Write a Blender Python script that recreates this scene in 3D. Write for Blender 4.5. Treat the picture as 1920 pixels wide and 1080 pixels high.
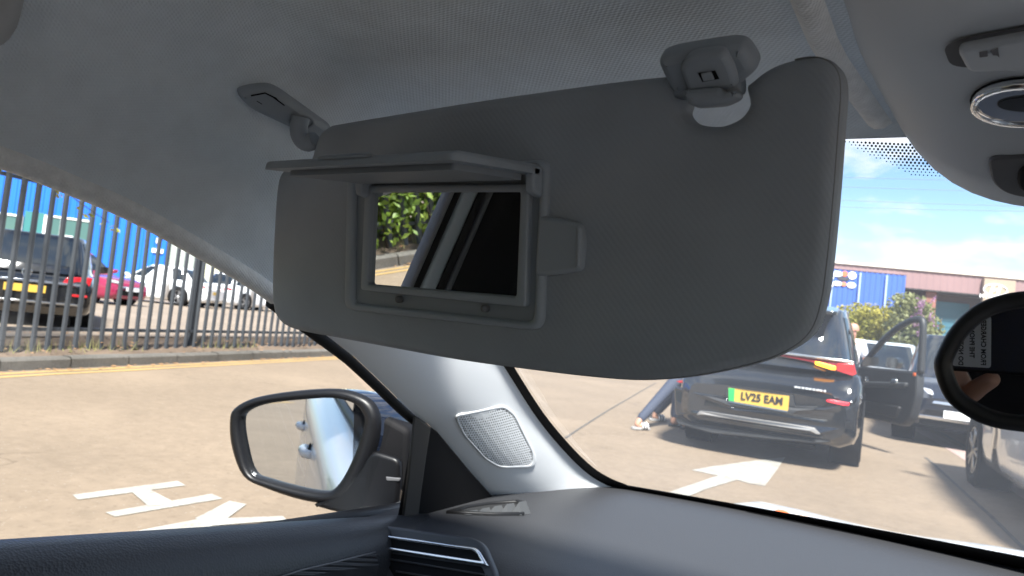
import bpy, bmesh, math, random
from mathutils import Vector as V, Matrix
from mathutils.bvhtree import BVHTree
from mathutils.geometry import tessellate_polygon

for o in list(bpy.data.objects):
    bpy.data.objects.remove(o)
S = bpy.context.scene
COL = S.collection
random.seed(7)

# ------------------------------------------------------------------ camera
FPX, YAW, PITCH, ROLL = 1350.0, 35.0, 2.35, 6.2     # focal length in pixels of a 1920 wide frame
EYE = V((0.0, 0.0, 1.2))
_a, _p, _r = math.radians(YAW), math.radians(PITCH), math.radians(ROLL)
FWD = V((-math.sin(_a)*math.cos(_p), math.cos(_a)*math.cos(_p), math.sin(_p)))
_r0 = V((math.cos(_a), math.sin(_a), 0.0)); _u0 = _r0.cross(FWD)
RGT = math.cos(_r)*_r0 + math.sin(_r)*_u0
UPV = -math.sin(_r)*_r0 + math.cos(_r)*_u0
cam_data = bpy.data.cameras.new('camera')
cam = bpy.data.objects.new('camera', cam_data); COL.objects.link(cam)
cam.matrix_world = Matrix(((RGT.x, UPV.x, -FWD.x, EYE.x), (RGT.y, UPV.y, -FWD.y, EYE.y), (RGT.z, UPV.z, -FWD.z, EYE.z), (0, 0, 0, 1)))
cam_data.sensor_width = 36.0
cam_data.lens = 36.0*FPX/1920.0
cam_data.clip_start = 0.01
cam_data.clip_end = 2000.0
cam_data.dof.use_dof = True
cam_data.dof.focus_distance = 0.6
cam_data.dof.aperture_fstop = 15.0
S.camera = cam

# ------------------------------------------------------------------ sky and sun
SUN_EL, SUN_AZ = 52.0, 138.0       # degrees; azimuth clockwise from the car's heading (+Y)
w = bpy.data.worlds.new('World'); S.world = w; w.use_nodes = True
nt = w.node_tree; nt.nodes.clear()
out = nt.nodes.new('ShaderNodeOutputWorld'); bg = nt.nodes.new('ShaderNodeBackground')
sky = nt.nodes.new('ShaderNodeTexSky'); sky.sky_type = 'NISHITA'; sky.sun_disc = False
sky.sun_elevation = math.radians(SUN_EL); sky.sun_rotation = math.radians(SUN_AZ)
sky.air_density = 1.0; sky.dust_density = 0.25; sky.ozone_density = 1.2
tc = nt.nodes.new('ShaderNodeTexCoord')
sep = nt.nodes.new('ShaderNodeSeparateXYZ')
nt.links.new(tc.outputs['Generated'], sep.inputs[0])
# clouds lie on a flat layer overhead: direction / (height + small) gives their perspective
addz = nt.nodes.new('ShaderNodeMath'); addz.operation = 'ADD'; addz.inputs[1].default_value = 0.45
mx0 = nt.nodes.new('ShaderNodeMath'); mx0.operation = 'MAXIMUM'; mx0.inputs[1].default_value = 0.0
nt.links.new(sep.outputs['Z'], mx0.inputs[0]); nt.links.new(mx0.outputs[0], addz.inputs[0])
dx = nt.nodes.new('ShaderNodeMath'); dx.operation = 'DIVIDE'
dy = nt.nodes.new('ShaderNodeMath'); dy.operation = 'DIVIDE'
nt.links.new(sep.outputs['X'], dx.inputs[0]); nt.links.new(addz.outputs[0], dx.inputs[1])
nt.links.new(sep.outputs['Y'], dy.inputs[0]); nt.links.new(addz.outputs[0], dy.inputs[1])
cmb = nt.nodes.new('ShaderNodeCombineXYZ')
nt.links.new(dx.outputs[0], cmb.inputs[0]); nt.links.new(dy.outputs[0], cmb.inputs[1])
mz_ = nt.nodes.new('ShaderNodeMath'); mz_.operation = 'MULTIPLY'; mz_.inputs[1].default_value = 3.0      # clouds have height too
nt.links.new(mx0.outputs[0], mz_.inputs[0]); nt.links.new(mz_.outputs[0], cmb.inputs[2])
n1 = nt.nodes.new('ShaderNodeTexNoise'); n1.inputs['Scale'].default_value = 3.6; n1.inputs['Detail'].default_value = 9.0
n1.inputs['Roughness'].default_value = 0.56; n1.inputs['Distortion'].default_value = 0.25
off = nt.nodes.new('ShaderNodeVectorMath'); off.operation = 'ADD'; off.inputs[1].default_value = (3.1, 1.7, 0.4)
nt.links.new(cmb.outputs[0], off.inputs[0]); nt.links.new(off.outputs[0], n1.inputs['Vector'])
rmp = nt.nodes.new('ShaderNodeValToRGB')
rmp.color_ramp.elements[0].position = 0.46; rmp.color_ramp.elements[0].color = (0, 0, 0, 1)
rmp.color_ramp.elements[1].position = 0.60; rmp.color_ramp.elements[1].color = (1, 1, 1, 1)
nt.links.new(n1.outputs['Fac'], rmp.inputs[0])
mix = nt.nodes.new('ShaderNodeMix'); mix.data_type = 'RGBA'
nt.links.new(rmp.outputs['Color'], mix.inputs['Factor'])
hs = nt.nodes.new('ShaderNodeHueSaturation'); hs.inputs['Saturation'].default_value = 1.1; hs.inputs['Value'].default_value = 0.72
nt.links.new(sky.outputs[0], hs.inputs['Color'])
nt.links.new(hs.outputs[0], mix.inputs['A'])
mix.inputs['B'].default_value = (3.7, 3.8, 4.0, 1)
nt.links.new(mix.outputs['Result'], bg.inputs['Color'])
bg.inputs['Strength'].default_value = 0.078
nt.links.new(bg.outputs[0], out.inputs[0])
sl = bpy.data.lights.new('sun', 'SUN'); sl.energy = 3.2; sl.angle = math.radians(8.0); sl.color = (1.0, 0.965, 0.91)
so = bpy.data.objects.new('sun', sl); COL.objects.link(so)
_sa, _se = math.radians(SUN_AZ), math.radians(SUN_EL)
sdir = V((math.sin(_sa)*math.cos(_se), math.cos(_sa)*math.cos(_se), math.sin(_se)))
so.rotation_euler = (-sdir).to_track_quat('-Z', 'Y').to_euler()
so.location = (0, 0, 30)
S.view_settings.view_transform = 'Standard'
S.view_settings.look = 'None'
S.view_settings.exposure = 2.18
S.view_settings.gamma = 1.0
S.render.engine = 'CYCLES'
S.cycles.use_denoising = True
S.cycles.max_bounces = 10; S.cycles.diffuse_bounces = 5; S.cycles.transparent_max_bounces = 16; S.cycles.glossy_bounces = 5
S.cycles.caustics_reflective = False; S.cycles.caustics_refractive = False
S.cycles.sample_clamp_indirect = 6.0

# ------------------------------------------------------------------ measuring helpers: a picture position taken to a plane of the place
def ray(u, v): return FWD + RGT*((u-960.0)/FPX) - UPV*((v-540.0)/FPX)
def onplane(u, v, n, c):
    n = V(n); r = ray(u, v); return EYE + r*((c-n.dot(EYE))/n.dot(r))
def atz(u, v, z): return onplane(u, v, (0, 0, 1), z)
def aty(u, v, y): return onplane(u, v, (0, 1, 0), y)
def atx(u, v, x): return onplane(u, v, (1, 0, 0), x)
def dist(u, v, d): return EYE + ray(u, v).normalized()*d

# ------------------------------------------------------------------ materials
MATS = {}
def mat(name, col, rough=0.6, metal=0.0, spec=0.5, noise=None, bump=None, coat=0.0, sheen=0.0, emit=None, alpha=None):
    """noise=(scale, amount[, detail]) varies the colour, bump=(kind, scale, strength, distance)"""
    if name in MATS: return MATS[name]
    m = bpy.data.materials.new(name); m.use_nodes = True; MATS[name] = m
    t = m.node_tree; b = t.nodes['Principled BSDF']
    c = tuple(col)+(1,)
    b.inputs['Base Color'].default_value = c
    b.inputs['Roughness'].default_value = rough; b.inputs['Metallic'].default_value = metal
    b.inputs['Specular IOR Level'].default_value = spec
    b.inputs['Coat Weight'].default_value = coat; b.inputs['Coat Roughness'].default_value = 0.04
    b.inputs['Sheen Weight'].default_value = sheen
    tcn = t.nodes.new('ShaderNodeTexCoord')
    if noise:
        n = t.nodes.new('ShaderNodeTexNoise'); n.inputs['Scale'].default_value = noise[0]
        n.inputs['Detail'].default_value = noise[2] if len(noise) > 2 else 4
        t.links.new(tcn.outputs['Object'], n.inputs['Vector'])
        r = t.nodes.new('ShaderNodeValToRGB'); a = noise[1]
        r.color_ramp.elements[0].position = 0.3; r.color_ramp.elements[1].position = 0.7
        r.color_ramp.elements[0].color = tuple(x*(1-a) for x in col)+(1,)
        r.color_ramp.elements[1].color = tuple(min(1, x*(1+a)) for x in col)+(1,)
        t.links.new(n.outputs['Fac'], r.inputs[0]); t.links.new(r.outputs[0], b.inputs['Base Color'])
    if bump:
        kind, sc, st, ds = bump
        if kind == 'noise':
            n = t.nodes.new('ShaderNodeTexNoise'); n.inputs['Scale'].default_value = sc; n.inputs['Detail'].default_value = 3; o = n.outputs['Fac']
            t.links.new(tcn.outputs['Object'], n.inputs['Vector'])
        elif kind == 'voronoi':
            n = t.nodes.new('ShaderNodeTexVoronoi'); n.inputs['Scale'].default_value = sc; o = n.outputs['Distance']
            t.links.new(tcn.outputs['Object'], n.inputs['Vector'])
        elif kind == 'wave':
            n = t.nodes.new('ShaderNodeTexWave'); n.inputs['Scale'].default_value = sc; n.bands_direction = 'X'
            n.inputs['Distortion'].default_value = 0.0; o = n.outputs['Fac']
            t.links.new(tcn.outputs['Object'], n.inputs['Vector'])
        elif kind == 'weave':       # knitted cloth: two crossing sets of ribs, a little uneven
            def wv(d, s):
                q = t.nodes.new('ShaderNodeTexWave'); q.inputs['Scale'].default_value = s; q.bands_direction = d
                q.inputs['Distortion'].default_value = 0.8; q.inputs['Detail'].default_value = 1.0; q.inputs['Detail Scale'].default_value = 2.0
                t.links.new(tcn.outputs['Object'], q.inputs['Vector']); return q.outputs['Fac']
            mu = t.nodes.new('ShaderNodeMath'); mu.operation = 'ADD'
            t.links.new(wv('DIAGONAL', sc), mu.inputs[0]); 
            n = t.nodes.new('ShaderNodeTexNoise'); n.inputs['Scale'].default_value = sc*3.0; n.inputs['Detail'].default_value = 2
            t.links.new(tcn.outputs['Object'], n.inputs['Vector'])
            mm = t.nodes.new('ShaderNodeMath'); mm.operation = 'ADD'
            t.links.new(wv('Y', sc*0.8), mm.inputs[0]); t.links.new(n.outputs['Fac'], mm.inputs[1])
            t.links.new(mm.outputs[0], mu.inputs[1]); o = mu.outputs[0]
            if len(bump) > 4 or name == 'visor_vinyl':       # soft swells of the padding under the skin
                n3 = t.nodes.new('ShaderNodeTexNoise'); n3.inputs['Scale'].default_value = 7.0; n3.inputs['Detail'].default_value = 1.0
                t.links.new(tcn.outputs['Object'], n3.inputs['Vector'])
                ma = t.nodes.new('ShaderNodeMath'); ma.operation = 'MULTIPLY_ADD'; ma.inputs[1].default_value = 22.0
                t.links.new(n3.outputs['Fac'], ma.inputs[0]); t.links.new(o, ma.inputs[2]); o = ma.outputs[0]
        bp = t.nodes.new('ShaderNodeBump'); bp.inputs['Strength'].default_value = st; bp.inputs['Distance'].default_value = ds
        t.links.new(o, bp.inputs['Height']); t.links.new(bp.outputs[0], b.inputs['Normal'])
    if emit:
        b.inputs['Emission Color'].default_value = tuple(emit[0])+(1,); b.inputs['Emission Strength'].default_value = emit[1]
    return m
def glass(name, tint=(0.92, 0.95, 0.95), ior=1.45, rough=0.0, dust_veil=0.0):
    if name in MATS: return MATS[name]
    m = bpy.data.materials.new(name); m.use_nodes = True; MATS[name] = m
    t = m.node_tree; t.nodes.clear()
    o = t.nodes.new('ShaderNodeOutputMaterial'); mx = t.nodes.new('ShaderNodeMixShader')
    lw = t.nodes.new('ShaderNodeLayerWeight'); lw.inputs['Blend'].default_value = 0.5      # thin pane: same reflection from both sides
    pw = t.nodes.new('ShaderNodeMath'); pw.operation = 'POWER'; pw.inputs[1].default_value = 5.0
    f = t.nodes.new('ShaderNodeMath'); f.operation = 'MULTIPLY_ADD'; f.inputs[1].default_value = 0.9; f.inputs[2].default_value = 0.055
    t.links.new(lw.outputs['Facing'], pw.inputs[0]); t.links.new(pw.outputs[0], f.inputs[0])
    tr = t.nodes.new('ShaderNodeBsdfTransparent'); tr.inputs[0].default_value = tuple(tint)+(1,)
    g = t.nodes.new('ShaderNodeBsdfGlossy'); g.inputs['Roughness'].default_value = rough
    t.links.new(f.outputs[0], mx.inputs[0]); t.links.new(tr.outputs[0], mx.inputs[1]); t.links.new(g.outputs[0], mx.inputs[2])
    last_ = mx.outputs[0]
    if dust_veil:        # dusty film, also standing in for the dashboard's glare veiling the view
        c = t.nodes.new('ShaderNodeTexCoord'); n = t.nodes.new('ShaderNodeTexNoise'); n.inputs['Scale'].default_value = 5.0; n.inputs['Detail'].default_value = 7
        t.links.new(c.outputs['Object'], n.inputs['Vector'])
        mr = t.nodes.new('ShaderNodeMapRange'); mr.inputs[1].default_value = 0.3; mr.inputs[2].default_value = 0.7; mr.inputs[3].default_value = dust_veil*0.75; mr.inputs[4].default_value = dust_veil*1.3
        t.links.new(n.outputs['Fac'], mr.inputs[0])
        tl = t.nodes.new('ShaderNodeBsdfTranslucent'); tl.inputs[0].default_value = (0.80, 0.86, 0.95, 1)
        m2 = t.nodes.new('ShaderNodeMixShader'); t.links.new(mr.outputs[0], m2.inputs[0]); t.links.new(last_, m2.inputs[1]); t.links.new(tl.outputs[0], m2.inputs[2]); last_ = m2.outputs[0]
    t.links.new(last_, o.inputs[0]); return m
def mirror_mat(name='mirror_glass', col=(0.86, 0.88, 0.88)):
    if name in MATS: return MATS[name]
    m = mat(name, col, rough=0.0, metal=1.0); return m

# ------------------------------------------------------------------ mesh helpers
class MB:
    def __init__(s): s.v = []; s.f = []; s.sm = []
    def face(s, idx, sm=False): s.f.append(tuple(idx)); s.sm.append(sm)
    def pts(s, ps):
        b = len(s.v); s.v.extend(V(p) for p in ps); return b
    def poly(s, ps, sm=False):
        b = s.pts(ps); s.face(range(b, b+len(ps)), sm); return s
    def tri_poly(s, ps, flip=False):
        b = s.pts(ps)
        for t in tessellate_polygon([[V(p) for p in ps]]):
            s.face([b+i for i in (t if not flip else t[::-1])])
        return s
    def grid(s, rows, sm=True, close=False):
        n = len(rows[0]); b = s.pts([p for r in rows for p in r])
        for i in range(len(rows)-1):
            for j in range(n if close else n-1):
                k = (j+1) % n
                s.face((b+i*n+j, b+i*n+k, b+(i+1)*n+k, b+(i+1)*n+j), sm)
        return s
    def box(s, c, d, M=None):
        c = V(c); x, y, z = (V(d)/2)
        ps = [V((a*x, e*y, g*z)) for g in (-1, 1) for e in (-1, 1) for a in (-1, 1)]
        if M: ps = [M @ p for p in ps]
        b = s.pts([c+p for p in ps])
        for q in ((0, 2, 3, 1), (4, 5, 7, 6), (0, 1, 5, 4), (2, 6, 7, 3), (0, 4, 6, 2), (1, 3, 7, 5)): s.face([b+i for i in q])
        return s
    def tube(s, path, r, n=10, caps=True, sm=True):
        path = [V(p) for p in path]; rows = []
        up = V((0, 0, 1))
        for i, p in enumerate(path):
            t = (path[min(i+1, len(path)-1)]-path[max(i-1, 0)]).normalized()
            a = t.cross(up)
            if a.length < 1e-3: a = t.cross(V((1, 0, 0)))
            a.normalize(); e = a.cross(t)
            rr = r[i] if isinstance(r, (list, tuple)) else r
            rows.append([p+a*(math.cos(q)*rr)+e*(math.sin(q)*rr) for q in [2*math.pi*k/n for k in range(n)]])
        b = len(s.v); s.grid(rows, sm, True)
        if caps:
            s.face([b+k for k in range(n)][::-1]); s.face([b+(len(rows)-1)*n+k for k in range(n)])
        return s
    def lathe(s, prof, c, ax='x', n=28, sm=True):
        """prof: (radius, offset along the axis)"""
        c = V(c); rows = []
        for (r, o) in prof:
            row = []
            for k in range(n):
                q = 2*math.pi*k/n; ca, sa = math.cos(q)*r, math.sin(q)*r
                row.append(c+(V((o, ca, sa)) if ax == 'x' else V((sa, o, ca)) if ax == 'y' else V((ca, sa, o))))
            rows.append(row)
        return s.grid(rows, sm, True)
    def slab(s, outline, nrm, th, r=0.002, seg=3, dome=0.0):
        """a rounded plate: outline (3D, coplanar) is its back rim, it rises th along nrm"""
        P = [V(p) for p in outline]; nrm = V(nrm).normalized(); n = len(P)
        area = V((0, 0, 0))
        for i in range(n): area += P[i].cross(P[(i+1) % n])
        if area.dot(nrm) < 0: P = P[::-1]
        ins = []
        for i in range(n):
            a = (P[i]-P[i-1]); c = (P[(i+1) % n]-P[i])
            a = a.normalized() if a.length > 1e-9 else a; c = c.normalized() if c.length > 1e-9 else c
            t = (a+c)
            t = t.normalized() if t.length > 1e-6 else a
            ins.append(nrm.cross(t))
        r = min(r, th*0.98)
        rows = [[p for p in P], [p+nrm*(th-r) for p in P]]
        for k in range(1, seg+1):
            q = math.pi/2*k/seg
            rows.append([p+i*(r*(1-math.cos(q)))+nrm*(th-r+r*math.sin(q)) for p, i in zip(P, ins)])
        b = len(s.v); s.grid(rows, True, True)
        top = rows[-1]
        s.tri_poly(top)
        k = len(s.v)-len(top)
        # orient the cap
        for fi in range(len(s.f)-1, -1, -1):
            f = s.f[fi]
            if min(f) < k: break
            a, c, d = (s.v[i] for i in f[:3])
            if (c-a).cross(d-a).dot(nrm) < 0: s.f[fi] = f[::-1]
        s.tri_poly(P)
        return s
    def ring(s, outer, inner, nrm, th, r=0.002, back=0.0):
        """a frame between two outlines with equal point counts, rising th along nrm"""
        nrm = V(nrm).normalized(); O = [V(p) for p in outer]; I = [V(p) for p in inner]; n = len(O)
        mO = [o+(i-o).normalized()*r for o, i in zip(O, I)]; mI = [i+(o-i).normalized()*r for o, i in zip(O, I)]
        rows = [[p-nrm*back for p in O], [p+nrm*(th-r) for p in O], [p+nrm*(th-r*0.3) for p in [o+(i-o).normalized()*r*0.3 for o, i in zip(O, I)]], [p+nrm*th for p in mO], [p+nrm*th for p in mI],
                [p+nrm*(th-r*0.3) for p in [i+(o-i).normalized()*r*0.3 for o, i in zip(O, I)]], [p+nrm*(th-r) for p in I], [p-nrm*back for p in I]]
        return s.grid(rows, True, True)
    def mesh(s, name, off=V((0, 0, 0))):
        me = bpy.data.meshes.new(name)
        me.from_pydata([tuple(p-off) for p in s.v], [], s.f)
        me.polygons.foreach_set('use_smooth', s.sm); me.update()
        return me
def catmull(pts, n=6, closed=True):
    P = [V(p) if len(p) == 3 else V((p[0], p[1], 0)) for p in pts]; m = len(P); o = []
    rng = range(m) if closed else range(m-1)
    for i in rng:
        if closed: a, b, c, d = P[i-1], P[i], P[(i+1) % m], P[(i+2) % m]
        else: a, b, c, d = P[max(i-1, 0)], P[i], P[i+1], P[min(i+2, m-1)]
        for k in range(n):
            t = k/n
            o.append(0.5*((2*b)+(c-a)*t+(2*a-5*b+4*c-d)*t*t+(3*b-a-3*c+d)*t**3))
    if not closed: o.append(P[-1].copy())
    return o
def roundpoly(pts, r, seg=4):
    """2D/3D polygon with rounded corners; r one radius or one per corner (fractions of edges are respected)"""
    P = [V(p) if len(p) == 3 else V((p[0], p[1], 0)) for p in pts]; n = len(P); o = []
    for i in range(n):
        a, b, c = P[i-1], P[i], P[(i+1) % n]
        rr = r[i] if isinstance(r, (list, tuple)) else r
        d1 = min(rr, (a-b).length*0.48); d2 = min(rr, (c-b).length*0.48)
        p, q = b+(a-b).normalized()*d1, b+(c-b).normalized()*d2
        for k in range(seg+1):
            t = k/seg; o.append((1-t)**2*p+2*t*(1-t)*b+t*t*q)
    return o
def resample(path, n):
    P = [V(p) for p in path]; L = [0.0]
    for i in range(1, len(P)): L.append(L[-1]+(P[i]-P[i-1]).length)
    o = []; j = 0
    for k in range(n):
        d = L[-1]*k/(n-1)
        while j < len(L)-2 and L[j+1] < d: j += 1
        t = (d-L[j])/max(L[j+1]-L[j], 1e-9); o.append(P[j].lerp(P[j+1], min(max(t, 0), 1)))
    return o

# ------------------------------------------------------------------ object helpers
def put(name, mb, m, parent=None, kind=None, world=False):
    """one mesh object; with world=True the points are world points and the parent stands unrotated"""
    offv = V((0, 0, 0))
    if parent is not None and world:
        q = parent
        while q is not None: offv = offv+q.location; q = q.parent
    me = mb.mesh(name, offv) if isinstance(mb, MB) else mb
    o = bpy.data.objects.new(name, me); COL.objects.link(o)
    if parent is not None: o.parent = parent
    if m is not None and not me.materials: me.materials.append(m)
    if kind: o['kind'] = kind
    return o
def tag(o, label, cat, group=None):
    o['label'] = label; o['category'] = cat
    if group: o['group'] = group
    return o
def thing(name, label, cat, loc=(0, 0, 0), rz=0.0, group=None):
    o = bpy.data.objects.new(name, None); COL.objects.link(o); o.empty_display_size = 0.1
    o.location = loc; o.rotation_euler = (0, 0, rz)
    return tag(o, label, cat, group)
def struct(name, mb, m): return put(name, mb, m, kind='structure')
def text_mesh(txt, size, depth=0.001, bold=0.0):
    cu = bpy.data.curves.new('lettering', 'FONT'); cu.body = txt; cu.size = size; cu.extrude = depth; cu.offset = bold
    cu.align_x = 'CENTER'; cu.align_y = 'CENTER'; cu.resolution_u = 3
    ob = bpy.data.objects.new('lettering', cu); COL.objects.link(ob)
    bpy.context.view_layer.update()
    me = bpy.data.meshes.new_from_object(ob.evaluated_get(bpy.context.evaluated_depsgraph_get()))
    bpy.data.objects.remove(ob); bpy.data.curves.remove(cu)
    return me
def frame_matrix(o, x, z):
    """a matrix with origin o, x axis along x and z axis along z"""
    z = V(z).normalized(); x = (V(x)-z*V(x).dot(z)).normalized(); y = z.cross(x)
    return Matrix(((x.x, y.x, z.x, o[0]), (x.y, y.y, z.y, o[1]), (x.z, y.z, z.z, o[2]), (0, 0, 0, 1)))
def place_text(name, txt, size, o, x, z, m, parent, world=True, depth=0.001, bold=0.0, sx=1.0):
    me = text_mesh(txt, size, depth, bold); M = frame_matrix(V(o), x, z)
    me.transform(M @ Matrix.Diagonal((sx, 1, 1, 1)))
    if world:
        q = parent; offv = V((0, 0, 0))
        while q is not None: offv = offv+q.location; q = q.parent
        me.transform(Matrix.Translation(-offv))
    return put(name, me, m, parent)
def skin_mesh(verts, edges, radii, sub=2, root=0):
    """continuous limb surface grown round a skeleton"""
    me = bpy.data.meshes.new('skeleton'); me.from_pydata([tuple(v) for v in verts], edges, []); me.update()
    ob = bpy.data.objects.new('skeleton', me); COL.objects.link(ob)
    ob.modifiers.new('skin', 'SKIN')
    for i, sv in enumerate(me.skin_vertices[0].data):
        r = radii[i]; sv.radius = r if isinstance(r, tuple) else (r, r); sv.use_root = (i == root)
    sb = ob.modifiers.new('subdivision', 'SUBSURF'); sb.levels = sub; sb.render_levels = sub
    bpy.context.view_layer.update()
    res = bpy.data.meshes.new_from_object(ob.evaluated_get(bpy.context.evaluated_depsgraph_get()))
    bpy.data.objects.remove(ob); bpy.data.meshes.remove(me)
    res.polygons.foreach_set('use_smooth', [True]*len(res.polygons))
    return res
def bvh(o_or_mb):
    return BVHTree.FromPolygons([tuple(v) for v in o_or_mb.v], o_or_mb.f)
def drape(tree, u, v, lift=0.0):
    h = tree.ray_cast(EYE, ray(u, v).normalized())
    if h[0] is None: return None, None
    n = h[1]
    if n.dot(ray(u, v)) > 0: n = -n
    return h[0]+n*lift, n

# ================================================================== the car the picture is taken from
CX = 0.07                                   # its middle line
M_head = mat('headliner_cloth', (0.67, 0.74, 0.80), 0.95, spec=0.2, noise=(40, 0.05), bump=('weave', 165, 0.28, 0.0012))
M_roll = mat('headliner_edge_cloth', (0.74, 0.76, 0.77), 0.95, spec=0.2, noise=(120, 0.08), bump=('weave', 170, 0.3, 0.001))
M_visor = mat('visor_vinyl', (0.32, 0.352, 0.385), 0.8, spec=0.3, noise=(9, 0.10, 8), bump=('weave', 140, 0.12, 0.0008))
M_grey = mat('grey_plastic', (0.30, 0.34, 0.38), 0.55, spec=0.4, bump=('noise', 900, 0.12, 0.0004))
M_trim = mat('pale_pillar_plastic', (0.80, 0.82, 0.84), 0.5, spec=0.45, bump=('noise', 700, 0.1, 0.0004))
M_black = mat('black_plastic', (0.012, 0.012, 0.013), 0.45, spec=0.4, bump=('noise', 800, 0.1, 0.0004))
M_rubber = mat('black_rubber', (0.010, 0.010, 0.010), 0.8, spec=0.25)
M_dash = mat('charcoal_dash_skin', (0.040, 0.041, 0.045), 0.52, spec=0.55, bump=('voronoi', 520, 0.35, 0.0008))
M_leather = mat('black_door_skin', (0.022, 0.023, 0.026), 0.42, spec=0.5, bump=('voronoi', 420, 0.4, 0.0009))
M_seat = mat('grey_seat_cloth', (0.52, 0.54, 0.57), 0.9, spec=0.2, bump=('noise', 300, 0.3, 0.001))  # unseen seat kept pale to bounce light onto the roof lining
M_dseat = mat('black_seat_cloth', (0.02, 0.02, 0.022), 0.9, spec=0.2)
M_chrome = mat('satin_chrome', (0.80, 0.81, 0.82), 0.16, metal=1.0)
M_white = mat('white_car_paint', (0.78, 0.80, 0.82), 0.25, spec=0.5, coat=0.6)
M_dark = mat('near_black', (0.004, 0.004, 0.005), 0.7, spec=0.2)
G_screen = glass('windscreen_glass', (0.93, 0.955, 0.96), dust_veil=0.034)
G_side = glass('side_glass', (0.93, 0.95, 0.95))
MIRROR = mirror_mat()

car = thing('car', 'white car seen from its own cabin, pale headliner, dark dashboard and windscreen', 'car', (CX, 0, 0))
def cz(name, mb, m, parent=None, kind=None): return put(name, mb, m, parent or car, kind, world=True)

def sidewin(u, v): return onplane(u, v, (1, 0, -0.3), -0.70-0.3*0.95)   # the slanting plane of the left side windows
edge = [V((-0.60, -1.9, 1.16)), V((-0.598, -1.5, 1.25)), V((-0.596, -1.0, 1.30)), V((-0.596, -0.5, 1.316)), V((-0.598, -0.1, 1.305)), V((-0.600, 0.07, 1.291))]
edge += [sidewin(*p) for p in ((0, 297), (120, 343), (250, 399), (370, 465), (480, 530), (560, 589), (600, 619))]
EDGE = catmull(edge, 5, False)
def zc(y):      # height of the roof lining on the middle line
    for (y0, z0), (y1, z1) in zip(ZC, ZC[1:]):
        if y <= y1: return z0+(z1-z0)*max(0, (y-y0))/(y1-y0)
    return ZC[-1][1]
ZC = [(-1.9, 1.33), (-1.5, 1.40), (-0.8, 1.445), (-0.1, 1.443), (0.2, 1.425), (0.4, 1.402), (0.55, 1.382), (0.70, 1.362)]
# roof lining, from one window edge over the middle to the other
rows = []
for e in EDGE:
    ym = e.y if e.y < 0.2 else 0.2+(e.y-0.2)*0.429/(EDGE[-1].y-0.2)
    row = []
    ss = [0, 0.012, 0.03, 0.05, 0.075, 0.10, 0.13, 0.16, 0.18, 0.20, 0.22, 0.24, 0.26, 0.28, 0.31, 0.35, 0.42, 0.55, 0.7, 0.85, 1.0]
    for s in ss:
        a_ = s/0.15; h_ = min(1, max(0, 0.5+0.5*(1-a_)/0.5)); g = (1-h_)+a_*h_-0.5*h_*(1-h_)
        g = max(0, min(1, g))
        px_, py_ = e.x+(CX-e.x)*s, e.y+(ym-e.y)*s
        rl = -0.45-0.22*(py_-0.1)      # a moulded ridge between the side wall and the ceiling
        rdg = 0.011*math.exp(-((px_-rl)/0.028)**2)/(1+math.exp((py_-0.34)/0.03))/(1+math.exp(-(py_+0.25)/0.06))
        row.append(V((e.x+(CX-e.x)*s, e.y+(ym-e.y)*s, e.z+0.004+(zc(ym)-e.z-0.004)*(0.96*g+0.04*s)-rdg)))
    full = row+[V((2*CX-p.x, p.y, p.z)) for p in row[-2::-1]]
    rows.append(full)
mb_head = MB().grid(rows)
headliner = cz('headliner', mb_head, M_head)
T_head = bvh(mb_head)
cz('window_edge_roll', MB().tube([e+V((-0.006, 0, 0.004)) for e in EDGE if e.y < 0.52], 0.0105, 10), M_roll, headliner)
cz('window_edge_roll', MB().tube([V((2*CX-e.x+0.006, e.y, e.z+0.004)) for e in EDGE if e.y < 0.52], 0.0105, 8), M_roll, headliner)
# painted roof above it
rows = [[V((p.x*1.03, p.y*1.0+0.02, p.z+0.035)) for p in r] for r in rows]
cz('roof', MB().grid(rows), M_white)

# windscreen
def gy(x, z): return 0.62+(1.37-z)/0.6-0.27*(x-CX)**2
zz = [1.388-0.53*i/14 for i in range(15)]
mb_glass = MB().grid([[V((x, gy(x, z), z)) for x in [CX-0.78+1.56*j/26 for j in range(27)]] for z in zz])
windscreen = cz('windscreen', mb_glass, G_screen)
T_glass = bvh(mb_glass)
def onglass(u, v, lift=0.004): return drape(T_glass, u, v, lift)[0]
SPX = [(905, 600), (930, 650), (955, 690), (1000, 762), (1030, 803), (1060, 838), (1085, 864), (1112, 887), (1140, 903), (1168, 914)]
# black printed border: along the pillar and along the bottom
def okrows(rows): return [r for r in rows if all(p is not None for p in r)]
cz('printed_border', MB().grid(okrows([[onglass(q.x-14, q.y+8, 0.003), onglass(q.x+8, q.y-8, 0.003)] for q in catmull(SPX, 3, False)])), M_dark, windscreen)
def cowl(u): return 905+(u-1165)*0.167+(u-1165)**2*0.0000165
cz('printed_border', MB().grid(okrows([[onglass(u, cowl(u), 0.003), onglass(u, cowl(u)+25, 0.003)] for u in range(1150, 2400, 50)])), M_dark, windscreen)
# printed dots under the roof console
mbd = MB()
for i in range(26):
    for j in range(60):
        u, v = 1578+j*7.6+(3.8 if i % 2 else 0)+i*0.2, 262+i*5.6+j*0.35
        lim = 268+(u-1590)*0.47 if u < 1712 else 325+(u-1712)*0.05
        if v > lim: continue
        c, n = drape(T_glass, u, v, 0.002)
        if c is None: continue
        rr = 0.00105*(1.0 if v < lim-18 else 0.8 if v < lim-8 else 0.55)
        mbd.poly([c+RGT*(rr*math.cos(q))+UPV*(rr*math.sin(q)) for q in [math.pi*k/3 for k in range(6)]])
cz('printed_dots', mbd, M_dark, windscreen, kind='stuff')

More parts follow.
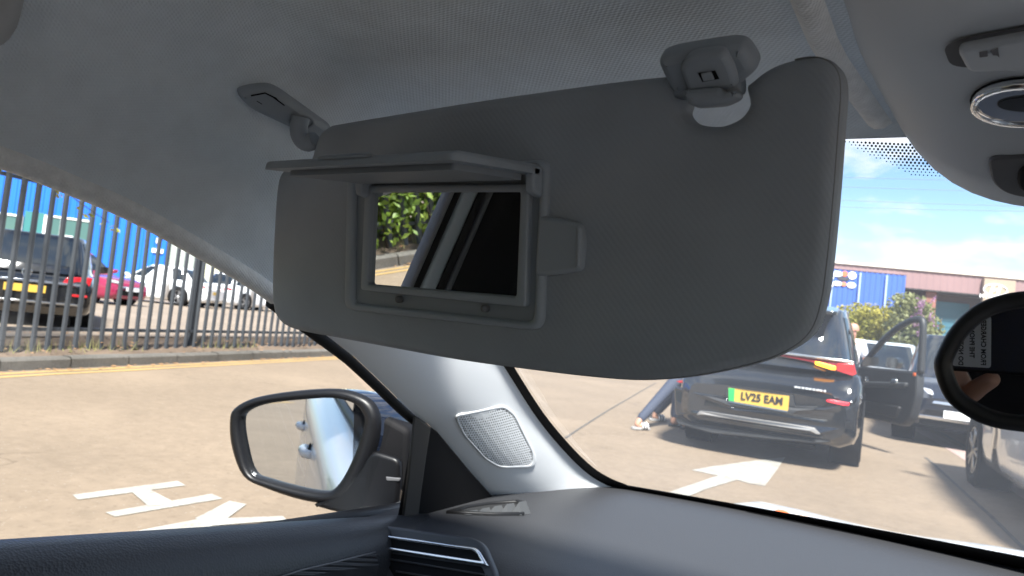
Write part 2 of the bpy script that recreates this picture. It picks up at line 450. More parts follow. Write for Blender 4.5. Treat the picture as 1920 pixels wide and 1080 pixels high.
# A pillar trim
WPX = [(520, 560), (580, 605), (640, 650), (663, 668), (720, 722), (776, 777), (811, 803), (873, 876), (932, 942), (990, 1000)]
SP2 = [(905, 600), (930, 650)]+SPX[2:]+[(1200, 935), (1230, 960)]
WL = resample(catmull([sidewin(*p) for p in WPX], 4, False), 30)
SLn = resample(catmull([p for p in [onglass(u-2, v+1, 0.006) for u, v in SP2] if p is not None], 4, False), 30)
prow = []
for a, b in zip(WL, SLn):
    d = (EYE-(a+b)/2).normalized(); r = []
    for k in range(13):
        s = k/12; r.append(a.lerp(b, s)+d*(0.032*math.sin(math.pi*s)**0.8*(0.75+0.25*math.cos(3*s))))
    prow.append(r)
mb_pil = MB().grid(prow)
pillar = cz('pillar_trim', mb_pil, M_trim); T_pil = bvh(mb_pil)
# the same on the other side
cz('pillar_trim', MB().grid([[V((2*CX-p.x, p.y, p.z)) for p in r] for r in prow]), M_trim)
# black seal between pillar trim and door glass
cz('door_seal', MB().tube([p+V((-0.010, 0.0, -0.004)) for p in WL], 0.007, 8), M_rubber, pillar)
# speaker grille in the pillar
def padnorm(px):
    n = V((0, 0, 0))
    for p in px:
        q = drape(T_pil, *p)
        if q[0] is not None: n += q[1]
    return n.normalized()
GR = [(853, 778), (952, 768), (974, 786), (1006, 856), (1003, 876), (940, 880), (915, 866), (872, 818)]
gn = padnorm(GR); gc = drape(T_pil, 930, 825)[0]
gcst = gn.dot(gc)+0.004
def gpl(u, v, lift=0.0): return onplane(u, v, gn, gcst+lift)
def grow(px, k, c=(930, 824)): return [(c[0]+(u-c[0])*k, c[1]+(v-c[1])*k) for u, v in px]
gcen = gpl(930, 824)
out_ = roundpoly([gpl(*p) for p in grow(GR, 1.03)], 0.016, 5); in_ = roundpoly([gpl(*p) for p in grow(GR, 0.94)], 0.012, 5)
mid_ = roundpoly([gpl(*p) for p in grow(GR, 1.0)], 0.014, 5)
def snap(mb):      # let a flat piece follow the curve of the trim
    for i, p in enumerate(mb.v):
        hh = gn.dot(p)-gcst; h = T_pil.ray_cast(p+gn*0.06, -gn)
        if h[0] is not None: mb.v[i] = h[0]+gn*(hh+0.0012)
    return mb
cz('speaker_bezel', snap(MB().ring(out_, in_, gn, 0.0010, 0.0010, 0.003)), M_trim, pillar)
cz('speaker_backing', snap(MB().tri_poly([p-gn*0.0006 for p in mid_]) if False else MB().grid([[V(p)*(1-k/6)+gcen*(k/6)-gn*0.0004 for p in mid_+mid_[:1]] for k in range(7)])), mat('speaker_backing', (0.10, 0.105, 0.11), 0.9), pillar)
# grille: a sheet with square holes
gx = (gpl(975, 790)-gpl(865, 803)).normalized(); gyv = gn.cross(gx)
poly2 = [((p-gc).dot(gx), (p-gc).dot(gyv)) for p in in_]
def inside(x, y, poly):
    c = False; n = len(poly)
    for i in range(n):
        (x1, y1), (x2, y2) = poly[i], poly[i-1]
        if (y1 > y) != (y2 > y) and x < (x2-x1)*(y-y1)/(y2-y1)+x1: c = not c
    return c
mg = MB(); PT = 0.0050
o0 = gc+gn*(gcst-gn.dot(gc)+0.0005)
for i in range(-22, 23):
    for j in range(-22, 23):
        if not inside((i+0.5)*PT, (j+0.5)*PT, poly2): continue
        h = 0.215*PT
        def q(a, b): return o0+gx*a+gyv*b
        x0, x1, y0, y1 = i*PT, (i+1)*PT, j*PT, (j+1)*PT; xm, ym = (x0+x1)/2, (y0+y1)/2
        hh = h if 0.0008 < 1 else 0
        b = mg.pts([q(x0, y0), q(x1, y0), q(x1, y1), q(x0, y1), q(xm-hh, ym-hh), q(xm+hh, ym-hh), q(xm+hh, ym+hh), q(xm-hh, ym+hh)])
        for a, c in ((0, 1), (1, 2), (2, 3), (3, 0)): mg.face((b+a, b+c, b+c+4, b+a+4))
cz('speaker_grille', snap(mg), M_trim, pillar, kind='stuff')

# dashboard
def dz(x, y):
    z = 0.900-0.016*max(0, 1.25-y)
    if x < -0.66: z -= 0.9*(-0.66-x)**2
    return z
xs = [-0.80, -0.77, -0.74, -0.71, -0.68, -0.65, -0.62]+[-0.58+1.56*i/30 for i in range(31)]
drows = []
for x in xs:
    yf = gy(x, 0.9)+0.03; row = []
    for k in range(14):
        y = yf+(0.80-yf)*k/13; row.append(V((x, y, dz(x, y))))
    for dy, dzv in ((0.775, 0.004), (0.755, 0.013), (0.742, 0.026), (0.733, 0.045), (0.727, 0.10), (0.715, 0.20), (0.69, 0.36)):
        row.append(V((x, dy, dz(x, dy)-dzv)))
    drows.append(row)
mb_dash = MB().grid(drows)
dash = cz('dashboard', mb_dash, M_dash); T_dash = bvh(mb_dash)
def ondash(u, v, lift=0.001):
    p = drape(T_dash, u, v, lift)[0]
    return p if p is not None else atz(u, v, 0.90)
# shallow groove along the screen
cz('demister_slot', MB().grid([[ondash(u, 957+(u-1400)*0.203, 0.0008), ondash(u, 960.5+(u-1400)*0.2065, 0.0008)] for u in range(1400, 2300, 30)]), M_dark, dash)
# demister outlet by the pillar
DV = [(836, 963), (870, 953), (915, 946), (972, 942), (986, 946), (983, 967), (925, 968), (880, 966)]
dv = [ondash(*p, 0.0) for p in DV]; dvc = sum(dv, V((0, 0, 0)))/len(dv)
dvi = [p.lerp(dvc, 0.16) for p in dv]
up = V((0, 0, 1))
cz('outlet_frame', MB().ring(dv, dvi, up, 0.005, 0.002, 0.01), M_black, dash)
cz('outlet_recess', MB().tri_poly([p+V((0, 0, 0.0006)) for p in dvi]), mat('outlet_grey', (0.035, 0.036, 0.038), 1.0, spec=0.05), dash)
for k in range(5):
    u = 874+k*23; mbv = MB(); s = 0.55+0.14*k
    a, b, c = ondash(u-8*s, 966, 0.001), ondash(u+10*s, 967.5, 0.001), ondash(u+1, 966, 0.0)+V((-0.004, 0.012, 0.004+0.0035*k))
    back = V((0.004, 0.022, 0))
    mbv.poly([a, b, c]); mbv.poly([b, b+back, c+back*0.7, c]); mbv.poly([a, c, c+back*0.7, a+back]); 
    cz('outlet_blade', mbv, mat('outlet_blade_grey', (0.065, 0.068, 0.072), 0.8, spec=0.1), dash)
# face vent with a bright frame, in the end of the dashboard
vn = V((0.06, -0.90, 0.42)).normalized(); vcst = vn.dot(V((-0.62, 0.742, 0.885)))
def vpl(u, v, lift=0.0): return onplane(u, v, vn, vcst+lift)
cz('vent_surround', MB().slab(roundpoly([vpl(*p) for p in ((684, 1026), (713, 992), (727, 988), (897, 1012), (914, 1024), (936, 1076), (950, 1130), (760, 1130), (700, 1050))], 0.008, 3), vn, 0.012, 0.004), mat('vent_surround', (0.05, 0.052, 0.058), 0.45, bump=('noise', 800, 0.1, 0.0004)), dash)
vO = roundpoly([vpl(*p, 0.014) for p in ((696, 1028), (714, 1003), (898, 1028), (917, 1062))], [0.002, 0.008, 0.008, 0.002], 4)
vI = roundpoly([vpl(*p, 0.014) for p in ((706, 1023), (718, 1009), (892, 1034), (904, 1053))], [0.002, 0.005, 0.005, 0.002], 4)
cz('vent_frame', MB().ring(vO, vI, vn, 0.005, 0.002, 0.01), M_chrome, dash)
cz('vent_opening', MB().tri_poly([p+vn*0.001 for p in vO]), M_dark, dash)
cz('vent_opening', MB().slab(roundpoly([vpl(*p, 0.006) for p in ((716, 1036), (908, 1064), (930, 1120), (765, 1120))], 0.004, 3), vn, 0.0065, 0.001), M_dark, dash)
for (a, b) in (((730, 1047), (912, 1077)), ((744, 1070), (918, 1099))):
    p, q = vpl(*a, 0.013), vpl(*b, 0.013)
    cz('vent_fin', MB().slab([p, q, q+V((0, 0, -0.0022)), p+V((0, 0, -0.0022))], vn, 0.003, 0.0008), mat('vent_fin_grey', (0.08, 0.083, 0.09), 0.5), dash)
p = vpl(722, 1016, 0.014)
cz('vent_tab', MB().slab([vpl(*q, 0.0142) for q in ((707, 1022), (718, 1011), (731, 1013), (726, 1025))], vn, 0.003, 0.001), M_chrome, dash)

# bonnet and scuttle in front of the screen
brow = []
for i in range(18):
    y = 1.44+1.05*i/17; r = []
    for j in range(25):
        x = -0.80+1.74*j/24; q = abs(x-CX)/0.80
        z = 0.828-0.045*(i/17)**1.2-0.12*(i/17)**5-0.10*q**6+0.020*math.exp(-((abs(x-CX)-0.60)/0.10)**2)-0.020*math.exp(-((abs(x-CX)-0.28)/0.18)**2)
        r.append(V((x, y-0.27*(x-CX)**2-0.25*(i/17)**2*q**2, z)))
    brow.append(r)
bonnet = cz('bonnet', MB().grid(brow), M_white)
mo = MB().lathe([(0.001, 0.006), (0.012, 0.005), (0.018, 0.001), (0.019, -0.01)], tuple(aty(1466, 962, 1.80)), 'z', 14)
cz('orange_dome', mo, mat('orange_plastic', (0.9, 0.16, 0.03), 0.3), bonnet)  # small orange dome on the bonnet

# left door: skin, sail panel, glass, frame strips
def sill(y): return V((-0.695-0.04*(y-0.276), y, 0.965-0.1314*(y-0.276)))
door = thing('front_door', 'black padded door top below the left side window, with its glass', 'car door', (-0.7, 0.4, 0.4))
def dd(name, mb, m, parent=None, kind=None): return put(name, mb, m, parent or door, kind, world=True)
prof = [(-0.02, -0.02), (-0.006, -0.003), (0.0, 0.0), (0.012, 0.003), (0.03, 0.001), (0.046, -0.008), (0.058, -0.022), (0.066, -0.045), (0.066, -0.08), (0.06, -0.13), (0.05, -0.22), (0.05, -0.5)]
mb_door = MB().grid([[sill(y)+V((a, 0, b)) for a, b in prof] for y in [-0.25+1.17*k/26 for k in range(27)]])
skin = dd('door_skin', mb_door, M_leather); T_door = bvh(mb_door)
def ondoor(u, v, lift=0.002):
    h = drape(T_door, u, v, lift)[0]
    return h if h is not None else atx(u, v, -0.64)
M_carbon = mat('ribbed_inlay', (0.03, 0.031, 0.034), 0.35, bump=('wave', 160, 0.9, 0.002))
inl = [(500, 1090), (560, 1070), (620, 1056), (660, 1046), (700, 1036), (706, 1060), (700, 1090)]
dd('ribbed_inlay', MB().tri_poly([ondoor(*p, 0.0035) for p in inl]), M_carbon, skin)
dd('inlay_edge', MB().tube([ondoor(*p, 0.003) for p in inl[:5]], 0.0012, 6), mat('inlay_edge', (0.12, 0.12, 0.125), 0.4), skin)
# sail panel: black triangle between mirror and pillar, with the upright channel of the glass
sp = [sidewin(*p)+V((0.004, 0, 0)) for p in ((775, 779), (812, 806), (873, 879), (935, 948), (900, 985), (742, 968))]
sailn = V((1, 0, -0.3)).normalized()
dd('sail_panel', MB().slab(sp, sailn, 0.006, 0.002), M_dark)
st = [sidewin(*p)+V((0.011, 0, 0)) for p in ((764, 776), (794, 797), (786, 850), (777, 915), (770, 972), (742, 970), (752, 890))]
dd('glass_channel', MB().slab(st, sailn, 0.004, 0.002), mat('glass_channel', (0.055, 0.05, 0.045), 0.6))
bot = [sill(y)+V((-0.012, 0, 0.001)) for y in (0.86, 0.6, 0.3, 0.0, -0.1)]
def wedge(y, z): return V((-0.70+0.3*(z-0.95)-0.03, y, z))
top = [EDGE[k] for k in range(len(EDGE)) if -0.12 < EDGE[k].y < 0.6]
gl = []
for y in [-0.1+0.85*k/14 for k in range(15)]:
    zt = min(EDGE, key=lambda e: abs(e.y-y)).z+0.01 if y < 0.583 else 1.145-(y-0.583)*0.62
    zb = sill(y).z-0.02; gl.append([wedge(y, zb+(zt-zb)*j/4) for j in range(5)])
dd('door_glass', MB().grid(gl), G_side)
# rear upright of the door and the body pillar behind it, raked
def pil(z, k): return V((-0.70+0.3*(z-0.95), 0.074+(1.285-z)*0.467+k, z))
def strip(k0, k1, proud, m, name, parent):
    r = []
    for z in (0.93, 1.0, 1.07, 1.14, 1.20, 1.25, 1.33):
        a, b = pil(z, k0), pil(z, k1); c = a.lerp(b, 0.5); pr = V((proud, 0, 0))
        r.append([a+V((-0.012, 0, 0)), a+pr*0.6, a.lerp(b, 0.25)+pr, c+pr, a.lerp(b, 0.75)+pr, b+pr*0.6, b+V((-0.012, 0, 0))])
    return dd(name, MB().grid(r), m, parent) if parent is None or parent is skin else cz(name, MB().grid(r), m, parent)
strip(0.0, -0.010, 0.003, mat('upright_grey', (0.16, 0.165, 0.18), 0.5), 'door_upright', None)
strip(-0.010, -0.026, 0.002, M_rubber, 'upright_seal', None)
bp = strip(-0.028, -0.060, 0.006, mat('shaded_pillar_paint', (0.30, 0.34, 0.36), 0.35), 'body_pillar', car)  # white car's pillar toned teal-grey, shade put into its colour
strip(-0.060, -0.080, 0.008, M_rubber, 'pillar_seal', bp)
strip(-0.080, -0.092, 0.010, mat('beading_grey', (0.07, 0.075, 0.085), 0.6), 'pillar_beading', bp)
strip(-0.094, -0.30, 0.010, M_dark, 'pillar_cover', bp)

# outside skin of the left flank, seen in the door mirror
flank = []
FP = [(-0.80, 0.30), (-0.868, 0.36), (-0.890, 0.46), (-0.902, 0.60), (-0.905, 0.72), (-0.905, 0.80), (-0.893, 0.87), (-0.868, 0.885), (-0.835, 0.895), (-0.790, 0.895)]
for i in range(30):
    y = 0.95-3.3*i/29; dzz = -0.1314*(y-0.2)*0.35
    flank.append([V((x+0.03*max(0, y-0.4)**2+0.02*max(0, -y-1.2)**2, y, z+(dzz if z > 0.6 else 0))) for x, z in FP])
fl = cz('flank', MB().grid(flank), M_white)
wz = []
for i in range(24):
    y = 0.62-2.4*i/23; zt = min(EDGE, key=lambda e: abs(e.y-y)).z+0.02; zb = 0.93-0.1314*(y-0.2)*0.35+0.035
    if y < -0.02: wz.append([V((-0.775, y, zb)), V((-0.755, y, zb+(zt-zb)*0.35)), V((-0.72, y, zb+(zt-zb)*0.7)), V((-0.675, y, zt))])
cz('rear_side_glass', MB().grid(wz), glass('rear_door_glass', (0.45, 0.5, 0.5)), fl)
cz('waist_moulding', MB().tube([V((-0.785, 0.9-2.9*i/20, 0.902-0.1314*(0.7-2.9*i/20)*0.35)) for i in range(21)], 0.016, 8), M_black, fl)
for y in (-0.28, -1.22):
    h = cz('door_handle', MB().tube([V((-0.900, y+0.09, 0.815)), V((-0.922, y+0.07, 0.818)), V((-0.928, y, 0.82)), V((-0.922, y-0.07, 0.818)), V((-0.900, y-0.09, 0.815))], [0.012, 0.014, 0.014, 0.014, 0.012], 10), M_white, fl)
    cz('handle_cup', MB().lathe([(0.001, -0.002), (0.022, -0.002), (0.026, 0.004)], (-0.908, y, 0.818), 'x', 18), M_dark, fl)
# far side of the cabin and what stands behind the camera
def quad(name, pts, m, parent=None): return cz(name, MB().poly(pts), m, parent)
R_ = 2*CX
M_con0 = mat('pale_door_skin', (0.45, 0.46, 0.48), 0.7)  # unseen door skin made pale to throw light back into the cabin
rd = [[V((R_-p.x, p.y, p.z)) for p in r] for r in [[sill(y)+V((a, 0, b)) for a, b in prof] for y in [-1.5+2.4*k/20 for k in range(21)]]]
cz('driver_door_skin', MB().grid(rd), M_con0)
lr = [[sill(y)+V((a, 0, b)) for a, b in prof] for y in [-1.8+1.55*k/12 for k in range(13)]]
cz('rear_door_skin', MB().grid(lr), M_leather)
for sx in (-1, 1):
    for (y0, y1, w0) in ((-0.02, -0.20, 0.70), (-1.15, -1.45, 0.70)):
        if sx < 0 and y0 > -0.5: continue
        pts = [V((CX+sx*0.765, y0+0.05, 0.95)), V((CX+sx*0.765, y1-0.02, 0.95)), V((CX+sx*0.665, y1-0.02, 1.31)), V((CX+sx*0.665, y0, 1.31))]
        cz('side_pillar', MB().slab(pts, V((-sx, 0, -0.3)), 0.03, 0.01), M_dark)
cz('cabin_floor', MB().box((CX, -0.2, 0.28), (1.5, 3.4, 0.04)), mat('floor_carpet', (0.36, 0.37, 0.38), 0.95))  # carpet out of view, lightened to bounce light upwards
cz('rear_bulkhead', MB().box((CX, -1.75, 0.68), (1.45, 0.06, 0.82)), M_dseat)
cz('rear_glass', MB().grid([[V((CX+x, -1.95+0.25*t, 1.02+0.30*t)) for x in (-0.55, -0.2, 0.2, 0.55)] for t in (0, 0.5, 1)]), glass('rear_screen_glass', (0.8, 0.83, 0.83)))
def seat(x, M_seat, name='front_seat'):
    o = cz(name, MB().slab(roundpoly([V((x-0.25, -0.28, 0.46)), V((x+0.25, -0.28, 0.46)), V((x+0.25, 0.26, 0.50)), V((x-0.25, 0.26, 0.50))], 0.07, 4), (0, -0.07, 1), 0.14, 0.05), M_seat)
    cz('seat_back', MB().slab(roundpoly([V((x-0.25, -0.33, 0.56)), V((x+0.25, -0.33, 0.56)), V((x+0.20, -0.53, 1.12)), V((x-0.20, -0.53, 1.12))], 0.09, 4), (0, 0.94, 0.34), 0.14, 0.06), M_seat, o)
    cz('headrest', MB().slab(roundpoly([V((x-0.13, -0.52, 1.13)), V((x+0.13, -0.52, 1.13)), V((x+0.12, -0.56, 1.30)), V((x-0.12, -0.56, 1.30))], 0.05, 4), (0, 0.97, 0.24), 0.09, 0.04), M_seat, o)
seat(-0.33, M_dseat); seat(0.47, M_seat)
# grab handle at the very edge of the frame
hp, hn = drape(T_head, -30, 10)
if hp is None: hp, hn = V((-0.55, 0.12, 1.37)), V((0.5, 0, -0.8))
hA = dist(18, -40, (hp-EYE).length-0.03)
hd0 = (hp-EYE).length
hpath = [dist(-300, 60, hd0-0.05), dist(-180, 70, hd0-0.05), dist(-70, 70, hd0-0.045), dist(-15, 45, hd0-0.035), dist(5, -10, hd0-0.02), dist(12, -70, hd0)]
cz('grab_handle', MB().tube(catmull(hpath, 4, False), 0.011, 12), mat('grab_handle_grey', (0.42, 0.43, 0.44), 0.5), headliner)

# ------------------------------------------------------------------ roof console with lamp and camera pod
def conz(y): return 1.386-0.06*max(0, y-0.25)-0.62*max(0, y-0.42)**1.5
crow = []
for i in range(22):
    y = 0.08+0.53*i/21; r = []
    for j in range(25):
        t = -1+2*j/24; hw = 0.172-0.02*max(0, (y-0.47)/0.14)
        ze = zc(y)+0.004; zb = conz(y)
        if y < 0.25: zb = ze-(ze-conz(0.25))*max(0, (y-0.10)/0.15)**0.7
        r.append(V((CX+hw*t, y, zb+(ze-zb)*abs(t)**4)))
    crow.append(r)
last = crow[-1]
crow.append([V((p.x, 0.622, p.z+0.03)) for p in last])
mb_con = MB().grid(crow)
M_con = mat('console_plastic', (0.52, 0.56, 0.60), 0.55, spec=0.4, bump=('noise', 700, 0.12, 0.0005))
console = cz('roof_console', mb_con, M_con); T_con = bvh(mb_con)
def oncon(u, v, lift=0.0):
    p, n = drape(T_con, u, v, lift)
    return (p, n) if p is not None else (atz(u, v, 1.37), V((0, 0, -1)))
redge = [r[0] for r in crow[:-1]]
cz('console_edge_roll', MB().tube([p+V((-0.006, 0, -0.002)) for p in redge[:-1]], [0.0105]*21, 10), M_roll, headliner)
bn = oncon(1850, 95)[1]; bc = bn.dot(oncon(1850, 95)[0])
def bpl(u, v, lift=0.0): return onplane(u, v, bn, bc+lift)
cz('button_recess', MB().tri_poly(roundpoly([bpl(*p, 0.0015) for p in ((1768, 88), (1800, 72), (2150, 10), (2150, 110), (1830, 128), (1782, 124))], 0.006, 4)), mat('console_recess', (0.10, 0.10, 0.105), 0.7), console)
but = cz('button', MB().slab(roundpoly([bpl(*p, 0.0012) for p in ((1795, 80), (1960, 50), (2120, 22), (2130, 88), (1960, 118), (1818, 124))], 0.006, 4), bn, 0.005, 0.003), M_con, console)
for pl in (((1836, 98), (1852, 95), (1852, 106), (1837, 108)), ((1857, 97), (1871, 89), (1874, 108), (1869, 104), (1862, 104))):
    cz('button_symbol', MB().tri_poly([bpl(*p, 0.0068) for p in pl]), mat('symbol_print', (0.09, 0.09, 0.10), 0.6), console)
ln, lc = oncon(1900, 185)[1], None
lc = ln.dot(oncon(1900, 185)[0])
def lpl(u, v, lift=0.0): return onplane(u, v, ln, lc+lift)
def ell(cx_, cy_, rx, ry, tilt, lift, n=28):
    return [lpl(cx_+rx*math.cos(q)*math.cos(tilt)-ry*math.sin(q)*math.sin(tilt), cy_+rx*math.cos(q)*math.sin(tilt)+ry*math.sin(q)*math.cos(tilt), lift) for q in [2*math.pi*k/n for k in range(n)]]
cz('lamp_gap', MB().tri_poly(ell(1925, 187, 107, 43, -0.02, 0.0012)), M_dark, console)
cz('lamp_lens', MB().slab(ell(1925, 187, 101, 38, -0.02, 0.0014), ln, 0.004, 0.004, 5), mat('lamp_lens', (0.62, 0.64, 0.68), 0.08, metal=0.8), console)
cz('lamp_ring', MB().ring(ell(1925, 187, 103, 40, -0.02, 0.0014), ell(1925, 187, 92, 33, -0.02, 0.0014), ln, 0.0055, 0.003), M_chrome, console)
cz('lamp_bulb_well', MB().slab(ell(1935, 194, 66, 15, -0.02, 0.0056), ln, 0.0008, 0.0006), mat('lamp_well', (0.02, 0.022, 0.026), 0.25), console)
pn = oncon(1900, 330)[1]; pc = pn.dot(oncon(1900, 330)[0])
cz('camera_pod', MB().slab(roundpoly([onplane(u, v, pn, pc-0.002) for u, v in ((1853, 287), (2100, 275), (2100, 390), (1890, 356), (1862, 335))], 0.008, 4), pn, 0.0045, 0.002), mat('pod_dark', (0.11, 0.112, 0.118), 0.6), console)
cz('camera_eye', MB().slab([onplane(1932+24*math.cos(q), 332+26*math.sin(q), pn, pc+0.002) for q in [2*math.pi*k/20 for k in range(20)]], pn, 0.003, 0.002), M_dark, console)

# ------------------------------------------------------------------ sun visor
KV = 0.145; CV = 0.4+KV*1.27
VN = V((0, -1, -KV)).normalized()
def vis(u, v, lift=0.0): return onplane(u, v, (0, 1, KV), CV-lift)
visor = thing('sun_visor', 'grey fabric sun visor folded down, its vanity mirror cover open', 'sun visor', (-0.32, 0.40, 1.17))
def vz(name, mb, m, parent=None): return put(name, mb, m, parent or visor, world=True)
VO = [(625, 228), (602, 234), (586, 250), (577, 275), (570, 295), (550, 303), (520, 315), (508, 345), (502, 420), (498, 520), (500, 575), (511, 604), (540, 621), (620, 637), (730, 658), (850, 680), (1000, 701), (1100, 713), (1190, 719), (1290, 712), (1400, 690), (1470, 664), (1515, 628), (1537, 570), (1550, 480), (1562, 350), (1570, 240), (1575, 165), (1570, 128), (1552, 106), (1524, 98), (1488, 103), (1450, 114), (1424, 128), (1404, 144), (1390, 158),
      (1394, 180), (1394, 196), (1378, 217), (1345, 231), (1312, 231), (1285, 222), (1272, 205), (1276, 188), (1272, 170), (1262, 150), (1246, 140), (1222, 138), (1100, 153), (900, 182), (760, 205)]
vo = catmull([vis(*p) for p in VO], 4)
from mathutils.geometry import delaunay_2d_cdt
def padded(outline, o, ex, ey, nrm, rad, depth, step):
    """a padded board: rounded rim, a face that swells gently away from its edges"""
    B = [V(((p-o).dot(ex), (p-o).dot(ey))) for p in outline]; n = len(B)
    if sum(B[i].x*B[(i+1) % n].y-B[(i+1) % n].x*B[i].y for i in range(n)) < 0: B = B[::-1]
    bb = [(p.x, p.y) for p in B]
    def dist_(q):
        best = 1e9
        for i in range(n):
            a, b = B[i], B[(i+1) % n]; ab = b-a; l2 = ab.length_squared
            t = 0 if l2 < 1e-12 else min(1, max(0, (q-a).dot(ab)/l2)); d = (q-a-ab*t).length_squared
            if d < best: best = d
        return math.sqrt(best)
    pts = list(B)
    for k in (0.08, 0.25, 0.5, 0.8, 1.15, 1.7):
        for i in range(n):
            t = (B[(i+1) % n]-B[i-1]).normalized(); q = B[i]+V((-t.y, t.x))*rad*k
            if inside(q.x, q.y, bb) and dist_(q) > rad*k*0.93: pts.append(q)
    x0, x1, y0, y1 = min(p.x for p in B), max(p.x for p in B), min(p.y for p in B), max(p.y for p in B)
    for i in range(int((x1-x0)/step)+1):
        for j in range(int((y1-y0)/step)+1):
            q = V((x0+i*step+(step/2 if j % 2 else 0), y0+j*step))
            if inside(q.x, q.y, bb) and dist_(q) > rad*2.0: pts.append(q)
    r = delaunay_2d_cdt(pts, [(i, (i+1) % n) for i in range(n)], [], 1, 1e-6)
    mb = MB(); top = []; 
    for q in r[0]:
        d = dist_(V((q[0], q[1]))); h = 0.0
        if d < rad: h = -rad+math.sqrt(max(0, rad*rad-(rad-d)**2))
        h -= 0.0045*math.exp(-d/0.022)
        top.append(o+ex*q[0]+ey*q[1]+nrm*h)
    b0 = mb.pts(top)
    for f in r[2]:
        a, b, c = (top[i] for i in f[:3])
        mb.face([b0+i for i in (f if (b-a).cross(c-a).dot(nrm) > 0 else f[::-1])], True)
    rim = [o+ex*p.x+ey*p.y+nrm*(-rad-0.0045) for p in B]; back = [p-nrm*(depth-rad) for p in rim]
    mb.grid([rim, back], True, True); mb.tri_poly(back)
    return mb
vex = V((1, 0, 0)); vey = VN.cross(vex)
body = vz('visor_body', padded(vo, vis(1000, 450), vex, vey, VN, 0.0085, 0.018, 0.009), M_visor)
seam_ = [vo[i]+(sum(vo, V((0, 0, 0)))/len(vo)-vo[i]).normalized()*0.0015-VN*0.0085 for i in range(len(vo))]
seam_ = [p for i, p in enumerate(seam_) if 60 < i < 125]
vz('edge_seam', MB().tube(seam_, 0.0005, 6), mat('seam_grey', (0.19, 0.197, 0.205), 0.7), body)
# mirror unit: bezel, sunken pan, inner frame, glass
def vr(px, r, lift): return roundpoly([vis(u, v, lift) for u, v in px], r, 5)
BZ = [(656, 326), (1035, 299), (1021, 620), (651, 580)]
BI = [(672, 338), (1018, 314), (1005, 604), (668, 568)]
bez = vz('mirror_bezel', MB().ring(vr(BZ, 0.010, 0), vr(BI, 0.007, 0), VN, 0.0045, 0.003, 0.006), M_grey)
vz('mirror_pan', MB().tri_poly(vr([(667, 335), (1024, 310), (1010, 608), (663, 571)], 0.008, 0.0006)), mat('pan_grey', (0.23, 0.26, 0.29), 0.6), bez)
FO = [(693, 348), (1000, 346), (993, 575), (685, 543)]
FI = [(705, 361), (984, 360), (976, 556), (698, 533)]
vz('mirror_frame', MB().ring(vr(FO, 0.003, 0.0006), vr(FI, 0.003, 0.0006), VN, 0.0055, 0.0015, 0.0), M_grey, bez)
vz('mirror_glass', MB().poly(vr([(702, 358), (988, 356), (980, 560), (695, 536)], 0.003, 0.0016)), MIRROR, bez)
for u, v in ((752, 561), (913, 578)):
    c = vis(u, v, 0.0006); e1 = V((1, 0, 0)); e2 = VN.cross(e1)
    vz('peg', MB().slab([c+e1*(0.0028*math.cos(q))+e2*(0.0028*math.sin(q)) for q in [2*math.pi*k/12 for k in range(12)]], VN, 0.005, 0.0018), mat('peg_grey', (0.12, 0.125, 0.13), 0.6), bez)
# pull tab beside the mirror
vz('ticket_tab', MB().slab(roundpoly([vis(u, v, 0.0) for u, v in ((1016, 405), (1060, 410), (1095, 419), (1101, 455), (1096, 508), (1050, 515), (1010, 518))], 0.004, 4), VN, 0.006, 0.003), M_grey)
vz('tab_rib', MB().slab(roundpoly([vis(u, v, 0.005) for u, v in ((1084, 424), (1093, 426), (1091, 500), (1082, 502))], 0.002, 3), VN, 0.003, 0.0015), M_grey)
# the opened cover stands out from the visor
hx0, hx1 = -0.4325, -0.260
zt = 1.2955; f0 = 0.390; f1 = 0.302
def cv(x, t, dz=0.0): return V((x, f0+(f1-f0)*t, zt-0.012*t+dz))
co = roundpoly([cv(hx0, 0.0), cv(hx0, 1.0), cv(hx1, 1.0), cv(hx1, 0.0)], [0.002, 0.006, 0.006, 0.002], 4)
cover = vz('mirror_cover', MB().slab([p+V((0, 0, 0.0)) for p in co], (0, 0.13, 1), 0.0065, 0.003, 3), M_grey)
vz('cover_lining', MB().slab(roundpoly([cv(hx0+0.012, 0.06, -0.004), cv(hx0+0.012, 0.86, -0.004), cv(hx1-0.010, 0.86, -0.004), cv(hx1-0.010, 0.06, -0.004)], 0.004, 3), (0, 0.13, 1), 0.006, 0.001), mat('pan_grey', (0.23, 0.26, 0.29), 0.6), cover)
vz('finger_notch', MB().slab([cv(-0.375, 1.004, 0.0045), cv(-0.325, 1.004, 0.0045), cv(-0.33, 0.97, 0.0055), cv(-0.37, 0.97, 0.0055)], (0, 0.1, 1), 0.0022, 0.0008), M_grey, cover)
for x in (hx0+0.006, hx1-0.006):
    vz('cover_hinge', MB().slab(roundpoly([V((x, 0.400, zt+0.006)), V((x, 0.380, zt+0.004)), V((x, 0.384, zt-0.013)), V((x, 0.402, zt-0.015))], 0.003, 3), (1, 0, 0), 0.006, 0.002), M_grey, cover)
